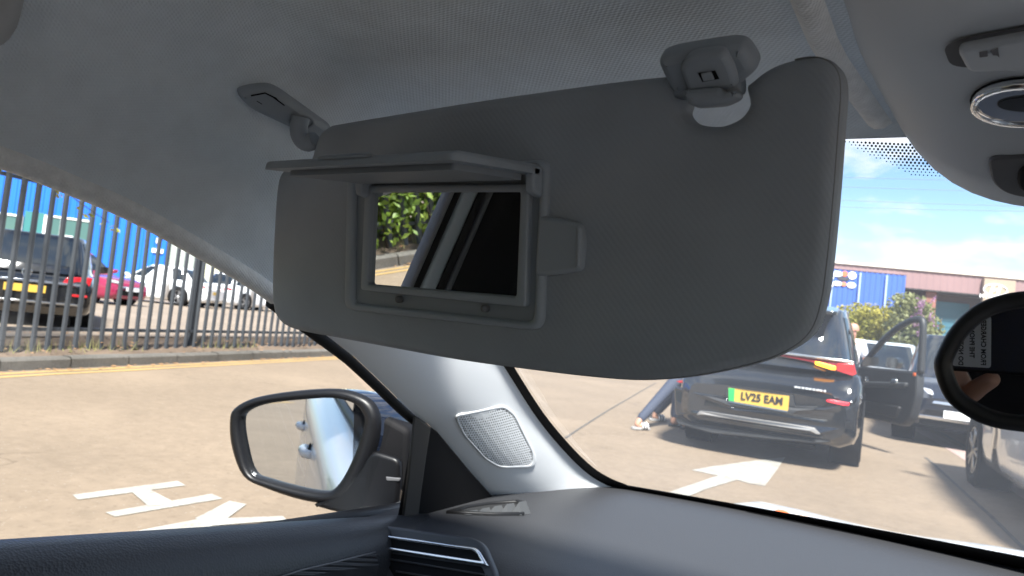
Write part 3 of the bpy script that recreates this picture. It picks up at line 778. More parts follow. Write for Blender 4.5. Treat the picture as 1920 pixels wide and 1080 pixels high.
# pivot arm at the door end, with its base plate on the roof lining
a0, an = drape(T_head, 560, 225)
ap = [vis(592, 262, -0.008), vis(578, 268, -0.006), vis(566, 262, -0.003), vis(560, 245, 0.0), vis(563, 228, 0.0)]
ap[-1] = ap[-1]+V((0.0, 0.0, 0.004))
vz('pivot_arm', MB().tube(catmull(ap, 4, False), 0.0075, 14), M_grey)
BP = [(434, 157), (488, 146), (510, 150), (560, 186), (618, 228), (612, 242), (585, 244), (520, 214), (462, 186)]
_h = [drape(T_head, *p) for p in BP]; bpn = sum((h[1] for h in _h), V((0, 0, 0))).normalized(); bpc = max(bpn.dot(h[0]) for h in _h)+0.008
def bpx(u, v, lift=0): return onplane(u, v, bpn, bpc+lift)
base = vz('pivot_base', MB().slab(roundpoly([bpx(*p, -0.014) for p in BP], 0.008, 4), bpn, 0.015, 0.005), M_grey)
for pl in (((470, 178), (497, 173), (512, 180), (534, 197), (533, 199), (511, 183), (497, 176), (471, 181)), ((511, 180), (518, 183), (523, 189), (516, 186)), ((482, 189), (492, 195), (491, 196), (481, 190))):
    vz('base_slot', MB().tri_poly([bpx(*p, 0.0014) for p in pl]), M_dark, base)
vz('arm_collar', MB().ring([bpx(566+24*math.cos(q), 229+13*math.sin(q), 0.001) for q in [2*math.pi*k/18 for k in range(18)]], [bpx(566+19*math.cos(q), 229+9*math.sin(q), 0.001) for q in [2*math.pi*k/18 for k in range(18)]], bpn, 0.001, 0.0005), mat('pan_grey', (0.23, 0.26, 0.29), 0.6), base)
# axle and clip at the inner end
ax0, ax1 = vis(1270, 172, -0.008), vis(1394, 160, -0.008)
vz('axle', MB().tube([ax0, ax0.lerp(ax1, 0.5), ax1], 0.0052, 14), M_grey)
hk = [(1287, 172), (1360, 166), (1366, 178), (1392, 172), (1394, 186), (1366, 200), (1310, 204), (1298, 196)]
clip = thing('visor_clip', 'grey plastic clip on the roof lining holding the inner end of the visor', 'clip', (-0.16, 0.39, 1.36))
def kz(name, mb, m, parent=None): return put(name, mb, m, parent or clip, world=True)
kz('hook', MB().slab(roundpoly([vis(u, v, -0.004) for u, v in hk], 0.003, 3), VN, 0.010, 0.004), M_grey)
cn = V((0.0, -0.62, -0.78)).normalized(); cc = cn.dot(vis(1330, 160, 0.002))
def cpx(u, v, lift=0): return onplane(u, v, cn, cc+lift)
CB = [(1240, 96), (1262, 84), (1330, 72), (1386, 64), (1408, 70), (1432, 112), (1405, 134), (1386, 152), (1330, 160), (1292, 160), (1268, 156)]
cb = kz('clip_base', MB().slab(roundpoly([cpx(*p, -0.014) for p in CB], 0.006, 4), cn, 0.012, 0.006, 4), M_grey)
kz('clip_tongue', MB().slab(roundpoly([cpx(*p, -0.004) for p in ((1276, 118), (1300, 92), (1360, 84), (1376, 104), (1388, 140), (1386, 158), (1294, 166))], 0.004, 3), cn, 0.006, 0.004), M_grey, cb)
kz('release_slot', MB().tri_poly([cpx(*p, 0.0024) for p in ((1308, 137), (1341, 132), (1349, 148), (1317, 154))]), M_dark, cb)
kz('release_button', MB().slab([cpx(*p, 0.002) for p in ((1315, 136), (1334, 133), (1340, 147), (1320, 150))], cn, 0.002, 0.001), M_grey, cb)

# ------------------------------------------------------------------ rear-view mirror
rvm = thing('rear_view_mirror', 'black rimmed interior mirror at the right edge, reflecting a phone with a note', 'mirror', (0.08, 0.45, 1.17))
def rz_(name, mb, m, parent=None): return put(name, mb, m, parent or rvm, world=True)
RN = -ray(1985, 612).normalized(); RC = RN.dot(dist(1900, 680, 0.455))
def rpl(u, v, lift=0.0): return onplane(u, v, RN, RC+lift)
RO = [(1752, 690), (1760, 655), (1785, 612), (1825, 575), (1870, 555), (1930, 545), (2060, 540), (2260, 548), (2400, 590), (2440, 660), (2430, 730), (2380, 790), (2250, 830), (2060, 828), (1930, 811), (1860, 800), (1810, 778), (1772, 745)]
ctr = (2080, 690)
def shr(px, d):
    o = []
    for u, v in px:
        l = math.hypot(u-ctr[0], v-ctr[1]); hx = (u-ctr[0])/330.0; hy = (v-ctr[1])/140.0; q = math.hypot(hx, hy)
        o.append((u-d*hx/q, v-d*hy/q))
    return o
rO = catmull([rpl(*p) for p in RO], 4)
rI = catmull([rpl(*p) for p in shr(RO, 33)], 4)
hs_ = rz_('housing', MB().slab([p-RN*0.030 for p in rO][::1], RN, 0.026, 0.008, 4), M_black)
rz_('rim', MB().ring([p-RN*0.004 for p in rO], [p-RN*0.004 for p in rI], RN, 0.010, 0.004, 0.004), M_black)
rz_('mirror_glass', MB().poly([p-RN*0.001 for p in catmull([rpl(*p) for p in shr(RO, 27)], 4)]), mirror_mat('dim_mirror_glass', (0.42, 0.43, 0.45)))
rz_('stalk', MB().tube([rpl(2120, 680, -0.02), V((0.085, 0.52, 1.26)), V((0.08, 0.60, 1.33)), V((0.075, 0.655, 1.345))], [0.012, 0.011, 0.012, 0.018], 12), M_black)

# ------------------------------------------------------------------ door mirror
dmir = thing('door_mirror', 'black door mirror outside the left window, showing the white flank', 'mirror', (-0.95, 0.85, 0.85))
def mz(name, mb, m, parent=None): return put(name, mb, m, parent or dmir, world=True)
DN = V((0.4315, -0.898, 0.05)).normalized(); DC = DN.dot(V((-0.968, 0.806, 0.95)))
def dpl(u, v, lift=0.0): return onplane(u, v, DN, DC+lift)
DG = [(451, 790), (462, 770), (500, 757), (560, 750), (620, 747), (662, 757), (678, 775), (681, 795), (668, 840), (645, 890), (625, 916), (605, 922), (560, 915), (500, 899), (472, 886), (458, 840)]
DO = [(430, 792), (438, 766), (475, 746), (550, 733), (635, 729), (686, 744), (708, 768), (713, 800), (703, 850), (682, 895), (655, 928), (622, 944), (570, 940), (500, 917), (456, 893), (434, 840)]
dO = catmull([dpl(*p, 0.0) for p in DO], 4); dG = catmull([dpl(*p, 0.0) for p in DG], 4)
mz('mirror_glass', MB().poly([p-DN*0.010 for p in catmull([dpl(u, v) for u, v in [(a+(a-570)*0.03, b+(b-835)*0.03) for a, b in DG]], 4)]), mirror_mat('tinted_mirror_glass', (0.60, 0.63, 0.66)))
rimrows = []
for k, (t, d) in enumerate(((0.0, -0.012), (0.06, 0.000), (0.25, 0.007), (0.6, 0.008), (0.9, 0.002), (1.0, -0.006))):
    rimrows.append([g.lerp(o, t)+DN*d for g, o in zip(dG, dO)])
M_mblack = mat('mirror_housing_black', (0.005, 0.005, 0.006), 0.38, spec=0.35, bump=('noise', 700, 0.08, 0.0004))
mz('rim', MB().grid(rimrows, True, True), M_mblack)
dcen = sum(dO, V((0, 0, 0)))/len(dO)
M_cap = mat('dark_blue_gloss_cap', (0.008, 0.012, 0.024), 0.06, spec=0.7, coat=1.0)
hr = []
for t, k in ((0.0, 1.0), (0.02, 1.0), (0.05, 0.97), (0.085, 0.86), (0.11, 0.66), (0.122, 0.35), (0.125, 0.02)):
    hr.append([dcen+(p-dcen)*k-DN*(0.006+t)+V((0.085, 0.03, 0.006))*(t/0.12) for p in dO])
mz('cap', MB().grid(hr, True, True), M_cap)
# arm and foot between the shell and the door
arm = [(590, 944), (640, 922), (676, 884), (704, 842), (756, 858), (756, 905), (750, 956), (700, 960), (640, 958)]
mz('arm', MB().slab(roundpoly([dpl(*p, -0.012) for p in arm], 0.012, 4), DN, 0.018, 0.007, 4), M_mblack)
mz('arm', MB().slab(roundpoly([dpl(*p, -0.06) for p in ((672, 752), (704, 756), (785, 800), (780, 915), (700, 905), (668, 880))], 0.012, 4), DN, 0.05, 0.012, 4), M_dark)
mz('foot', MB().slab(roundpoly([dpl(*p, -0.01) for p in ((660, 958), (680, 942), (745, 938), (790, 940), (790, 985), (660, 985))], 0.008, 4), DN, 0.016, 0.004), mat('mirror_foot_grey', (0.05, 0.052, 0.054), 0.5))
mz('foot_clip', MB().slab(roundpoly([dpl(*p, 0.004) for p in ((724, 893), (752, 896), (750, 902), (726, 901))], 0.002, 3), DN, 0.004, 0.0015), mat('inlay_edge', (0.12, 0.12, 0.125), 0.4))

# ================================================================== ground
def ground_mat(name, base, dark, light, s=1.0, bumpd=0.004, patch=0.12, cracks=False):
    m = bpy.data.materials.new(name); m.use_nodes = True; t = m.node_tree; b = t.nodes['Principled BSDF']
    b.inputs['Roughness'].default_value = 0.85; b.inputs['Specular IOR Level'].default_value = 0.25
    c = t.nodes.new('ShaderNodeTexCoord')
    def noise(sc, det, ro=0.5):
        n = t.nodes.new('ShaderNodeTexNoise'); n.inputs['Scale'].default_value = sc; n.inputs['Detail'].default_value = det; n.inputs['Roughness'].default_value = ro
        t.links.new(c.outputs['Object'], n.inputs['Vector']); return n.outputs['Fac']
    def ramp(f, p0, p1, c0, c1):
        r = t.nodes.new('ShaderNodeValToRGB'); r.color_ramp.elements[0].position = p0; r.color_ramp.elements[1].position = p1
        r.color_ramp.elements[0].color = tuple(c0)+(1,); r.color_ramp.elements[1].color = tuple(c1)+(1,); t.links.new(f, r.inputs[0]); return r.outputs[0]
    def mixc(f, a, bb, mode='MIX'):
        x = t.nodes.new('ShaderNodeMix'); x.data_type = 'RGBA'; x.blend_type = mode
        if isinstance(f, float): x.inputs['Factor'].default_value = f
        else: t.links.new(f, x.inputs['Factor'])
        for k, q in (('A', a), ('B', bb)):
            if isinstance(q, tuple): x.inputs[k].default_value = q+(1,)
            else: t.links.new(q, x.inputs[k])
        return x.outputs['Result']
    big = ramp(noise(0.5*s, 8, 0.62), 0.3, 0.7, [v*(1-patch) for v in base], [v*(1+patch) for v in base])
    med = ramp(noise(9*s, 6, 0.7), 0.32, 0.68, (0.88, 0.88, 0.88), (1.10, 1.10, 1.10))
    col = mixc(1.0, big, med, 'MULTIPLY')
    v = t.nodes.new('ShaderNodeTexVoronoi'); v.inputs['Scale'].default_value = 34*s; t.links.new(c.outputs['Object'], v.inputs['Vector'])
    spk = ramp(v.outputs['Distance'], 0.10, 0.22, (1, 1, 1), (0, 0, 0))
    pick = ramp(noise(14*s, 2), 0.52, 0.60, (0, 0, 0), (1, 1, 1))
    f = t.nodes.new('ShaderNodeMath'); f.operation = 'MULTIPLY'; t.links.new(spk, f.inputs[0]); t.links.new(pick, f.inputs[1])
    col = mixc(f.outputs[0], col, tuple(light))
    pick2 = ramp(noise(23*s, 2), 0.60, 0.66, (0, 0, 0), (1, 1, 1))
    g = t.nodes.new('ShaderNodeMath'); g.operation = 'MULTIPLY'; g.inputs[1].default_value = 0.4; t.links.new(pick2, g.inputs[0])
    col = mixc(g.outputs[0], col, tuple(dark))
    if cracks:
        # old oil drips and tyre-darkened patches, then a sparse net of hairline cracks
        st = ramp(noise(1.3, 7, 0.6), 0.60, 0.74, (0, 0, 0), (0.38, 0.38, 0.38)); col = mixc(st, col, tuple(v*0.62 for v in base))
        pl_ = ramp(noise(0.8, 6, 0.55), 0.58, 0.72, (0, 0, 0), (0.45, 0.45, 0.45)); 
        sx_ = t.nodes.new('ShaderNodeMapping'); sx_.inputs['Location'].default_value = (31, 17, 0); t.links.new(c.outputs['Object'], sx_.inputs['Vector'])
        n4 = t.nodes.new('ShaderNodeTexNoise'); n4.inputs['Scale'].default_value = 0.7; n4.inputs['Detail'].default_value = 7; t.links.new(sx_.outputs[0], n4.inputs['Vector'])
        pale = ramp(n4.outputs['Fac'], 0.55, 0.72, (0, 0, 0), (0.5, 0.5, 0.5)); col = mixc(pale, col, tuple(min(1, v*1.3) for v in base))
        v2 = t.nodes.new('ShaderNodeTexVoronoi'); v2.feature = 'DISTANCE_TO_EDGE'; v2.inputs['Scale'].default_value = 0.45
        wob = t.nodes.new('ShaderNodeTexNoise'); wob.inputs['Scale'].default_value = 1.5; wob.inputs['Detail'].default_value = 5; t.links.new(c.outputs['Object'], wob.inputs['Vector'])
        av = t.nodes.new('ShaderNodeVectorMath'); av.operation = 'ADD'; t.links.new(c.outputs['Object'], av.inputs[0])
        sv = t.nodes.new('ShaderNodeVectorMath'); sv.operation = 'SCALE'; sv.inputs['Scale'].default_value = 0.9; t.links.new(wob.outputs['Color'], sv.inputs[0]); t.links.new(sv.outputs[0], av.inputs[1])
        t.links.new(av.outputs[0], v2.inputs['Vector'])
        ck = ramp(v2.outputs['Distance'], 0.002, 0.006, (0.55, 0.55, 0.55), (0, 0, 0)); mk = ramp(noise(0.33, 2), 0.50, 0.62, (0, 0, 0), (1, 1, 1))
        col = mixc(mixc(1.0, ck, mk, 'MULTIPLY'), col, tuple(v*0.45 for v in base))
    t.links.new(col, b.inputs['Base Color'])
    bp = t.nodes.new('ShaderNodeBump'); bp.inputs['Strength'].default_value = 0.4; bp.inputs['Distance'].default_value = bumpd
    t.links.new(noise(60*s, 4), bp.inputs['Height']); t.links.new(bp.outputs[0], b.inputs['Normal'])
    MATS[name] = m; return m
M_conc = ground_mat('worn_concrete', (0.218, 0.168, 0.120), (0.15, 0.112, 0.08), (0.29, 0.25, 0.20), cracks=True)
M_lot = ground_mat('pale_concrete', (0.25, 0.20, 0.155), (0.19, 0.148, 0.115), (0.5, 0.46, 0.4))
M_kerb = ground_mat('kerb_concrete', (0.135, 0.125, 0.11), (0.05, 0.048, 0.042), (0.32, 0.30, 0.28), 2.0, 0.004, 0.25)
M_soil = ground_mat('soil_and_leaves', (0.15, 0.11, 0.08), (0.05, 0.04, 0.03), (0.34, 0.22, 0.13), 2.5, 0.02, 0.3)
def worn_paint(name, col, under, amount):
    m = bpy.data.materials.new(name); m.use_nodes = True; t = m.node_tree; b = t.nodes['Principled BSDF']; b.inputs['Roughness'].default_value = 0.8
    c = t.nodes.new('ShaderNodeTexCoord')
    def nz(sc, de, p0, p1):
        n = t.nodes.new('ShaderNodeTexNoise'); n.inputs['Scale'].default_value = sc; n.inputs['Detail'].default_value = de; n.inputs['Roughness'].default_value = 0.65
        t.links.new(c.outputs['Object'], n.inputs['Vector']); r = t.nodes.new('ShaderNodeMapRange'); r.inputs[1].default_value = p0; r.inputs[2].default_value = p1
        t.links.new(n.outputs['Fac'], r.inputs[0]); return r.outputs[0]
    mu = t.nodes.new('ShaderNodeMath'); mu.operation = 'MULTIPLY_ADD'; mu.inputs[1].default_value = 0.6; mu.use_clamp = True
    t.links.new(nz(45, 6, 0.56, 0.68), mu.inputs[0]); 
    k = t.nodes.new('ShaderNodeMath'); k.operation = 'MULTIPLY'; k.inputs[1].default_value = amount; t.links.new(nz(5, 5, 0.35, 0.75), k.inputs[0]); t.links.new(k.outputs[0], mu.inputs[2])
    x = t.nodes.new('ShaderNodeMix'); x.data_type = 'RGBA'; t.links.new(mu.outputs[0], x.inputs['Factor']); x.inputs['A'].default_value = tuple(col)+(1,); x.inputs['B'].default_value = tuple(under)+(1,)
    t.links.new(x.outputs['Result'], b.inputs['Base Color']); MATS[name] = m; return m
M_paintw = worn_paint('worn_white_paint', (0.38, 0.375, 0.34), (0.21, 0.175, 0.135), 0.75)
M_painty = worn_paint('worn_yellow_paint', (0.42, 0.27, 0.085), (0.25, 0.20, 0.15), 0.25)
M_joint = mat('dark_joint', (0.09, 0.08, 0.07), 0.9, noise=(6, 0.3))
struct('ground', MB().grid([[V((-220+22*i, -180+22*j, 0)) for i in range(21)] for j in range(21)], False), M_conc)

# fence side: kerb, soil strip, raised yard
KA = V((-9.1, 3.38, 0)); KU = V((-0.336, 0.942, 0)).normalized(); KN = V((-KU.y, KU.x, 0))    # KN points away from the road
def kp(s, o, z=0.0): return KA+KU*s+KN*o+V((0, 0, z))
for i in range(-24, 44):
    s0 = i*0.92; a = 0.004*math.sin(i*1.7)
    mbk = MB(); sec = [(0, -0.02), (0.0, 0.11), (0.025, 0.135), (0.15, 0.14), (0.15, -0.02)]
    mbk.grid([[kp(s, o, z+(a if z > 0 else 0)) for o, z in sec] for s in (s0+0.006, s0+0.914)], False)
    if i == -24:
        kerb = put('kerb', mbk, M_kerb, kind='structure'); continue
    put('kerb_stone', mbk, M_kerb, kerb)
struct('verge', MB().grid([[kp(s, o, z+0.02*math.sin(s*3+o*9)) for o, z in ((0.15, 0.12), (0.25, 0.14), (0.42, 0.17), (0.6, 0.22), (0.85, 0.30))] for s in [-24+0.5*k for k in range(130)]]), M_soil)
struct('yard', MB().grid([[kp(s, 0.84, 0.302), kp(s, 30, 0.302), kp(s, 70, 0.302)] for s in (-40, 0, 40, 80)], False), M_lot)
for (o0, o1) in ((-0.12, -0.22), (-0.32, -0.42)):
    struct('yellow_line', MB().grid([[kp(s, o0+0.01*math.sin(s*5), 0.004), kp(s, o1+0.012*math.sin(s*3.3), 0.004)] for s in [-24+0.4*k for k in range(160)]], False), M_painty)
# loose gravel and dead leaves along the kerb: too many to count
mbl = MB()
for k in range(900):
    s = random.uniform(-16, 22); o = random.choice((random.gauss(-0.08, 0.06), random.uniform(0.18, 0.8)))
    z = 0.008 if o < 0 else 0.14+0.2*min(1, max(0, (o-0.15)/0.45))+0.015
    c = kp(s, min(o, 0.85), z); a = random.uniform(0, 6.28); r = random.uniform(0.015, 0.05)
    mbl.poly([c+V((math.cos(a)*r, math.sin(a)*r, 0.01)), c+V((math.cos(a+1.6)*r*0.5, math.sin(a+1.6)*r*0.5, 0)), c+V((-math.cos(a)*r, -math.sin(a)*r, 0.012)), c+V((math.cos(a-1.6)*r*0.5, math.sin(a-1.6)*r*0.5, 0.004))])
dl = put('fallen_leaves', mbl, mat('dry_leaf', (0.30, 0.17, 0.08), 0.8, noise=(3, 0.5)), kind='stuff')
tag(dl, 'dry brown leaves lying along the kerb and fence foot', 'leaves')

mbw = MB(); rng = random.Random(17)
for k in range(2600):
    s = rng.uniform(-14, 24); 
    if math.sin(s*1.7)+math.sin(s*0.6+1) < -0.2: continue
    c = kp(s, rng.choice((rng.gauss(0.42, 0.07), rng.uniform(0.2, 0.8))), 0.16); hgt = rng.uniform(0.05, 0.22); a = rng.uniform(0, 6.28); d = V((math.cos(a), math.sin(a), 0))
    mbw.poly([c-d*0.006, c+d*0.006, c+V((rng.gauss(0, 0.04), rng.gauss(0, 0.04), hgt))])
wd_ = put('weeds', mbw, mat('dry_weed', (0.20, 0.19, 0.07), 0.8, noise=(2, 0.4)), kind='stuff')
tag(wd_, 'thin dry weeds growing along the foot of the steel fence', 'weeds')

# painted letters and arrow on the ground
def flat(name, pts, m, z=0.004): return put(name, MB().tri_poly([V((x, y, z)) for x, y in pts]), m, kind='structure')
def gpx(px): return [atz(u, v, 0)[:2] for u, v in px]
Hm = thing('painted_letter', 'white painted letter H on the ground below the left window', 'road marking', (-3.8, 2.2, 0))
for pl in (((136, 929), (146, 938), (348, 911), (333, 903)), ((198, 962), (215, 970), (417, 936), (397, 927)), ((246, 923), (280, 919), (330, 945), (278, 951))):
    put('stroke', MB().tri_poly([V((p.x, p.y, 0.004 if pl[0][0] != 246 else 0.0055)) for p in [atz(u, v, 0) for u, v in pl]]), M_paintw, Hm, world=True)
Ym = thing('painted_letter', 'white painted letter Y half hidden by the door top', 'road marking', (-3.3, 2.2, 0))
for k, pl in enumerate((((240, 1000), (385, 972), (412, 984), (300, 1010)), ((365, 974), (430, 941), (462, 947), (412, 984)), ((400, 988), (395, 975), (530, 970), (537, 977)))):
    put('stroke', MB().tri_poly([V((p.x, p.y, 0.004+0.0015*k)) for p in [atz(u, v, 0) for u, v in pl]]), M_paintw, Ym, world=True)
Am = thing('painted_arrow', 'white painted arrow on the ground pointing at the black car', 'road marking', (-2.0, 6.5, 0))
put('arrow_head', MB().tri_poly([V((p.x, p.y, 0.004)) for p in [atz(u, v, 0) for u, v in ((1297, 882), (1330, 876), (1400, 866), (1472, 858), (1458, 880), (1434, 912), (1405, 907), (1380, 900), (1362, 893), (1350, 893))]]), M_paintw, Am, world=True)
put('arrow_shaft', MB().tri_poly([V((p.x, p.y, 0.0055)) for p in [atz(u, v, 0) for u, v in ((1352, 891), (1384, 900), (1330, 916), (1255, 945), (1200, 960), (1180, 950), (1262, 921))]]), M_paintw, Am, world=True)
def groove(pxs, wd, name='slab_joint', m=None, z=0.004):
    P = [atz(u, v, 0) for u, v in pxs]; t = (P[-1]-P[0]).normalized(); n = V((-t.y, t.x, 0))*wd/2
    struct(name, MB().grid([[p-n+V((0, 0, z)), p+n+V((0, 0, z))] for p in P], False), m or M_joint)
groove([(1060, 822), (1085, 805), (1140, 770), (1200, 735), (1230, 718)], 0.03)
groove([(1735, 858), (1750, 870), (1800, 916), (1860, 970), (1920, 1030), (1980, 1090)], 0.035)
groove([(1735, 798), (1770, 815), (1830, 848), (1920, 900), (2000, 950)], 0.05, 'drain_channel')
groove([(1725, 806), (1755, 822), (1815, 857), (1900, 910), (1990, 966)], 0.26, 'brick_edging', mat('pink_edging', (0.36, 0.26, 0.23), 0.85, noise=(12, 0.15)), 0.004)

# ------------------------------------------------------------------ palisade fence: every pale, post and rail its own part
M_fence = mat('anthracite_steel', (0.050, 0.056, 0.064), 0.5, spec=0.4, noise=(3, 0.12))
fence = thing('palisade_fence', 'dark grey steel palisade fence along the kerb, in front of the blue building', 'fence', kp(0, 0.42, 0.0))
F0, F1, PITCHF = -13.0, 30.0, 0.205
def pale_mesh():
    mb = MB(); sec = [(-0.043, 0.0), (-0.02, -0.022), (0.02, -0.022), (0.043, 0.0), (0.04, 0.003), (0.018, -0.018), (-0.018, -0.018), (-0.04, 0.003)]
    def lvl(z, k): return [KU*(a*k)+KN*b+V((0, 0, z)) for a, b in sec]
    mb.grid([lvl(0.0, 1), lvl(2.28, 1), lvl(2.38, 0.55), lvl(2.41, 0.06)], False, True)
    return mb.mesh('pale')
PM = pale_mesh()
n_p = int((F1-F0)/PITCHF)
for k in range(n_p):
    s = F0+k*PITCHF
    o = bpy.data.objects.new('pale', PM); COL.objects.link(o); o.parent = fence
    o.location = kp(s, 0.42, 0.17+random.uniform(-0.012, 0.012))-fence.location
    o.rotation_euler = (random.uniform(-0.011, 0.011), random.uniform(-0.011, 0.011), random.uniform(-0.05, 0.05))
PM.materials.append(M_fence)
for h in (0.24, 2.02):
    put('rail', MB().grid([[kp(s, o, 0.17+h+z) for o, z in ((0.436, 0), (0.48, 0), (0.48, 0.045), (0.436, 0.045))] for s in (F0-0.2, F1)], False, True), M_fence, fence, world=True)
s = 3.64-3.88*4
while s < F1:
    put('post', MB().box(kp(s, 0.51, 1.3), (0.10, 0.055, 2.45), Matrix.Rotation(math.atan2(KU.y, KU.x), 3, 'Z')), M_fence, fence, world=True); s += 3.88

# ------------------------------------------------------------------ foliage
def leafmat(name, a, b, sc=1.5):
    m = bpy.data.materials.new(name); m.use_nodes = True; t = m.node_tree; p = t.nodes['Principled BSDF']
    p.inputs['Roughness'].default_value = 0.55
    c = t.nodes.new('ShaderNodeTexCoord'); n = t.nodes.new('ShaderNodeTexNoise'); n.inputs['Scale'].default_value = sc; n.inputs['Detail'].default_value = 6
    t.links.new(c.outputs['Object'], n.inputs['Vector']); r = t.nodes.new('ShaderNodeValToRGB')
    r.color_ramp.elements[0].position = 0.35; r.color_ramp.elements[1].position = 0.65
    r.color_ramp.elements[0].color = tuple(a)+(1,); r.color_ramp.elements[1].color = tuple(b)+(1,)
    t.links.new(n.outputs['Fac'], r.inputs[0]); t.links.new(r.outputs[0], p.inputs['Base Color'])
    tr = t.nodes.new('ShaderNodeBsdfTranslucent'); t.links.new(r.outputs[0], tr.inputs[0])
    mx = t.nodes.new('ShaderNodeMixShader'); mx.inputs[0].default_value = 0.35
    o = t.nodes['Material Output']; t.links.new(p.outputs[0], mx.inputs[1]); t.links.new(tr.outputs[0], mx.inputs[2]); t.links.new(mx.outputs[0], o.inputs[0])
    MATS[name] = m; return m
def leaf(mb, c, r, rng, flat_=0.0):
    n = V((rng.gauss(0, 1), rng.gauss(0, 1), rng.gauss(0, 1)+flat_)).normalized()
    a = n.cross(V((rng.gauss(0, 1), rng.gauss(0, 1), rng.gauss(0, 1)))).normalized(); b = n.cross(a)
    k = len(mb.v); mb.pts([c+a*r, c+b*r*0.55+n*r*0.12, c-a*r, c-b*r*0.55+n*r*0.12]); mb.face((k, k+1, k+2, k+3))
def crown(clumps, n, r, seed):
    rng = random.Random(seed); mb = MB(); wts = [q[1].x*q[1].y*q[1].z for q in clumps]; tot = sum(wts)
    for (c, e), wt in zip(clumps, wts):
        for _ in range(int(n*wt/tot)+8):
            d = V((rng.gauss(0, 1), rng.gauss(0, 1), rng.gauss(0, 1))).normalized()*(rng.random()**0.4)
            leaf(mb, c+V((d.x*e.x, d.y*e.y, d.z*e.z)), r*rng.uniform(0.6, 1.3), rng)
    return mb
M_bark = mat('bark', (0.09, 0.07, 0.05), 0.9, noise=(8, 0.3), bump=('noise', 20, 0.6, 0.02))
# climbing ivy on the fence behind the car (seen in the vanity mirror)
ivy = thing('ivy', 'green ivy climbing the fence reflected in the vanity mirror', 'ivy', kp(-8, 0.55, 0.1))
rng = random.Random(5); mbi = MB()
for k in range(9000):
    s = rng.uniform(-13, -3.2); lim = 0.35+0.75*(0.5+0.5*math.sin(s*2.1+1))*(0.6 if s > -6.5 else 1.0)
    z = 0.25+2.3*rng.random()**0.8
    if (math.sin(s*3.3+z*2.2)+math.sin(s*1.3-z*3.1+2) < -0.7) and s > -8.2: continue
    leaf(mbi, kp(s, 0.42-0.13*rng.random()*(1.0 if s > -8 else 3.0), z), rng.uniform(0.035, 0.075), rng)
put('foliage', mbi, leafmat('ivy_leaf', (0.13, 0.23, 0.03), (0.36, 0.47, 0.10), 3), ivy, world=True)
mbs = MB()
for k in range(16):
    s = -13+k*0.62; mbs.tube([kp(s+0.1*math.sin(z*3+k), 0.39, z) for z in (0.12, 0.7, 1.3, 1.9)], [0.016, 0.013, 0.01, 0.005], 5)
put('stems', mbs, M_bark, ivy, world=True)
tall = thing('hedge_behind_fence', 'bright green hedge rising above the fence in the vanity mirror', 'hedge', kp(-13, 1.6, 0.3))
put('foliage', crown([(kp(-6-1.1*k, 1.3, 1.7+0.3*math.sin(k*2)), V((0.9, 0.5, 1.4))) for k in range(11)]+[(kp(-5.5-0.8*k, 1.15, 0.75), V((0.7, 0.4, 0.6))) for k in range(15)], 22000, 0.10, 9), leafmat('hedge_leaf_bright', (0.14, 0.26, 0.03), (0.40, 0.50, 0.10), 2), tall, world=True)
mbs = MB()
for k in range(8): mbs.tube([kp(-6-1.5*k, 1.9, 0.28), kp(-6.1-1.5*k, 1.9, 1.0), kp(-5.9-1.5*k, 1.95, 2.2)], [0.05, 0.04, 0.015], 6)
put('stems', mbs, M_bark, tall, world=True)
# small tree whose outer twigs hang over the fence at the left edge of the window
tre = thing('overhanging_tree', 'tree with yellow green leaves hanging over the fence at the left edge', 'tree', kp(-2.6, 1.2, 0.29))
mbt = MB(); mbt.tube([kp(-2.6, 1.2, 0.25), kp(-2.5, 1.15, 1.2), kp(-2.3, 1.0, 2.2), kp(-2.2, 0.9, 3.2)], [0.09, 0.075, 0.06, 0.03], 8)
twl = [(0, 312, 9.8), (88, 338, 9.9), (100, 346, 10.0), (112, 362, 10.0), (148, 364, 10.2), (152, 398, 10.3), (172, 396, 10.3), (186, 413, 10.4), (208, 420, 10.6), (215, 430, 10.6)]
mbt.tube([kp(-2.35, 1.0, 2.0)]+[dist(u, v-14, d) for u, v, d in twl[:1]]+[dist(60, 318, 9.9), dist(105, 345, 10.0), dist(150, 380, 10.2), dist(205, 418, 10.5)], [0.035, 0.02, 0.012, 0.009, 0.006, 0.003], 6)
put('trunk', mbt, M_bark, tre, world=True)
rng = random.Random(3); mbl = MB()
for u, v, d in twl:
    for q in range(5 if u < 130 else 2): leaf(mbl, dist(u+rng.uniform(-11, 11), v+rng.uniform(-9, 9), d), rng.uniform(0.03, 0.06), rng)
mc = crown([(kp(-2.3, 0.9, 3.2), V((0.9, 0.9, 0.8))), (kp(-1.5, 0.6, 3.0), V((0.8, 0.7, 0.5))), (kp(-0.4, 0.6, 3.1), V((0.8, 0.7, 0.5)))], 1800, 0.07, 11)
k = len(mbl.v); mbl.v += mc.v; mbl.f += [tuple(i+k for i in f) for f in mc.f]; mbl.sm += mc.sm
put('crown', mbl, leafmat('yellow_green_leaf', (0.16, 0.20, 0.02), (0.42, 0.36, 0.05), 2), tre, world=True)

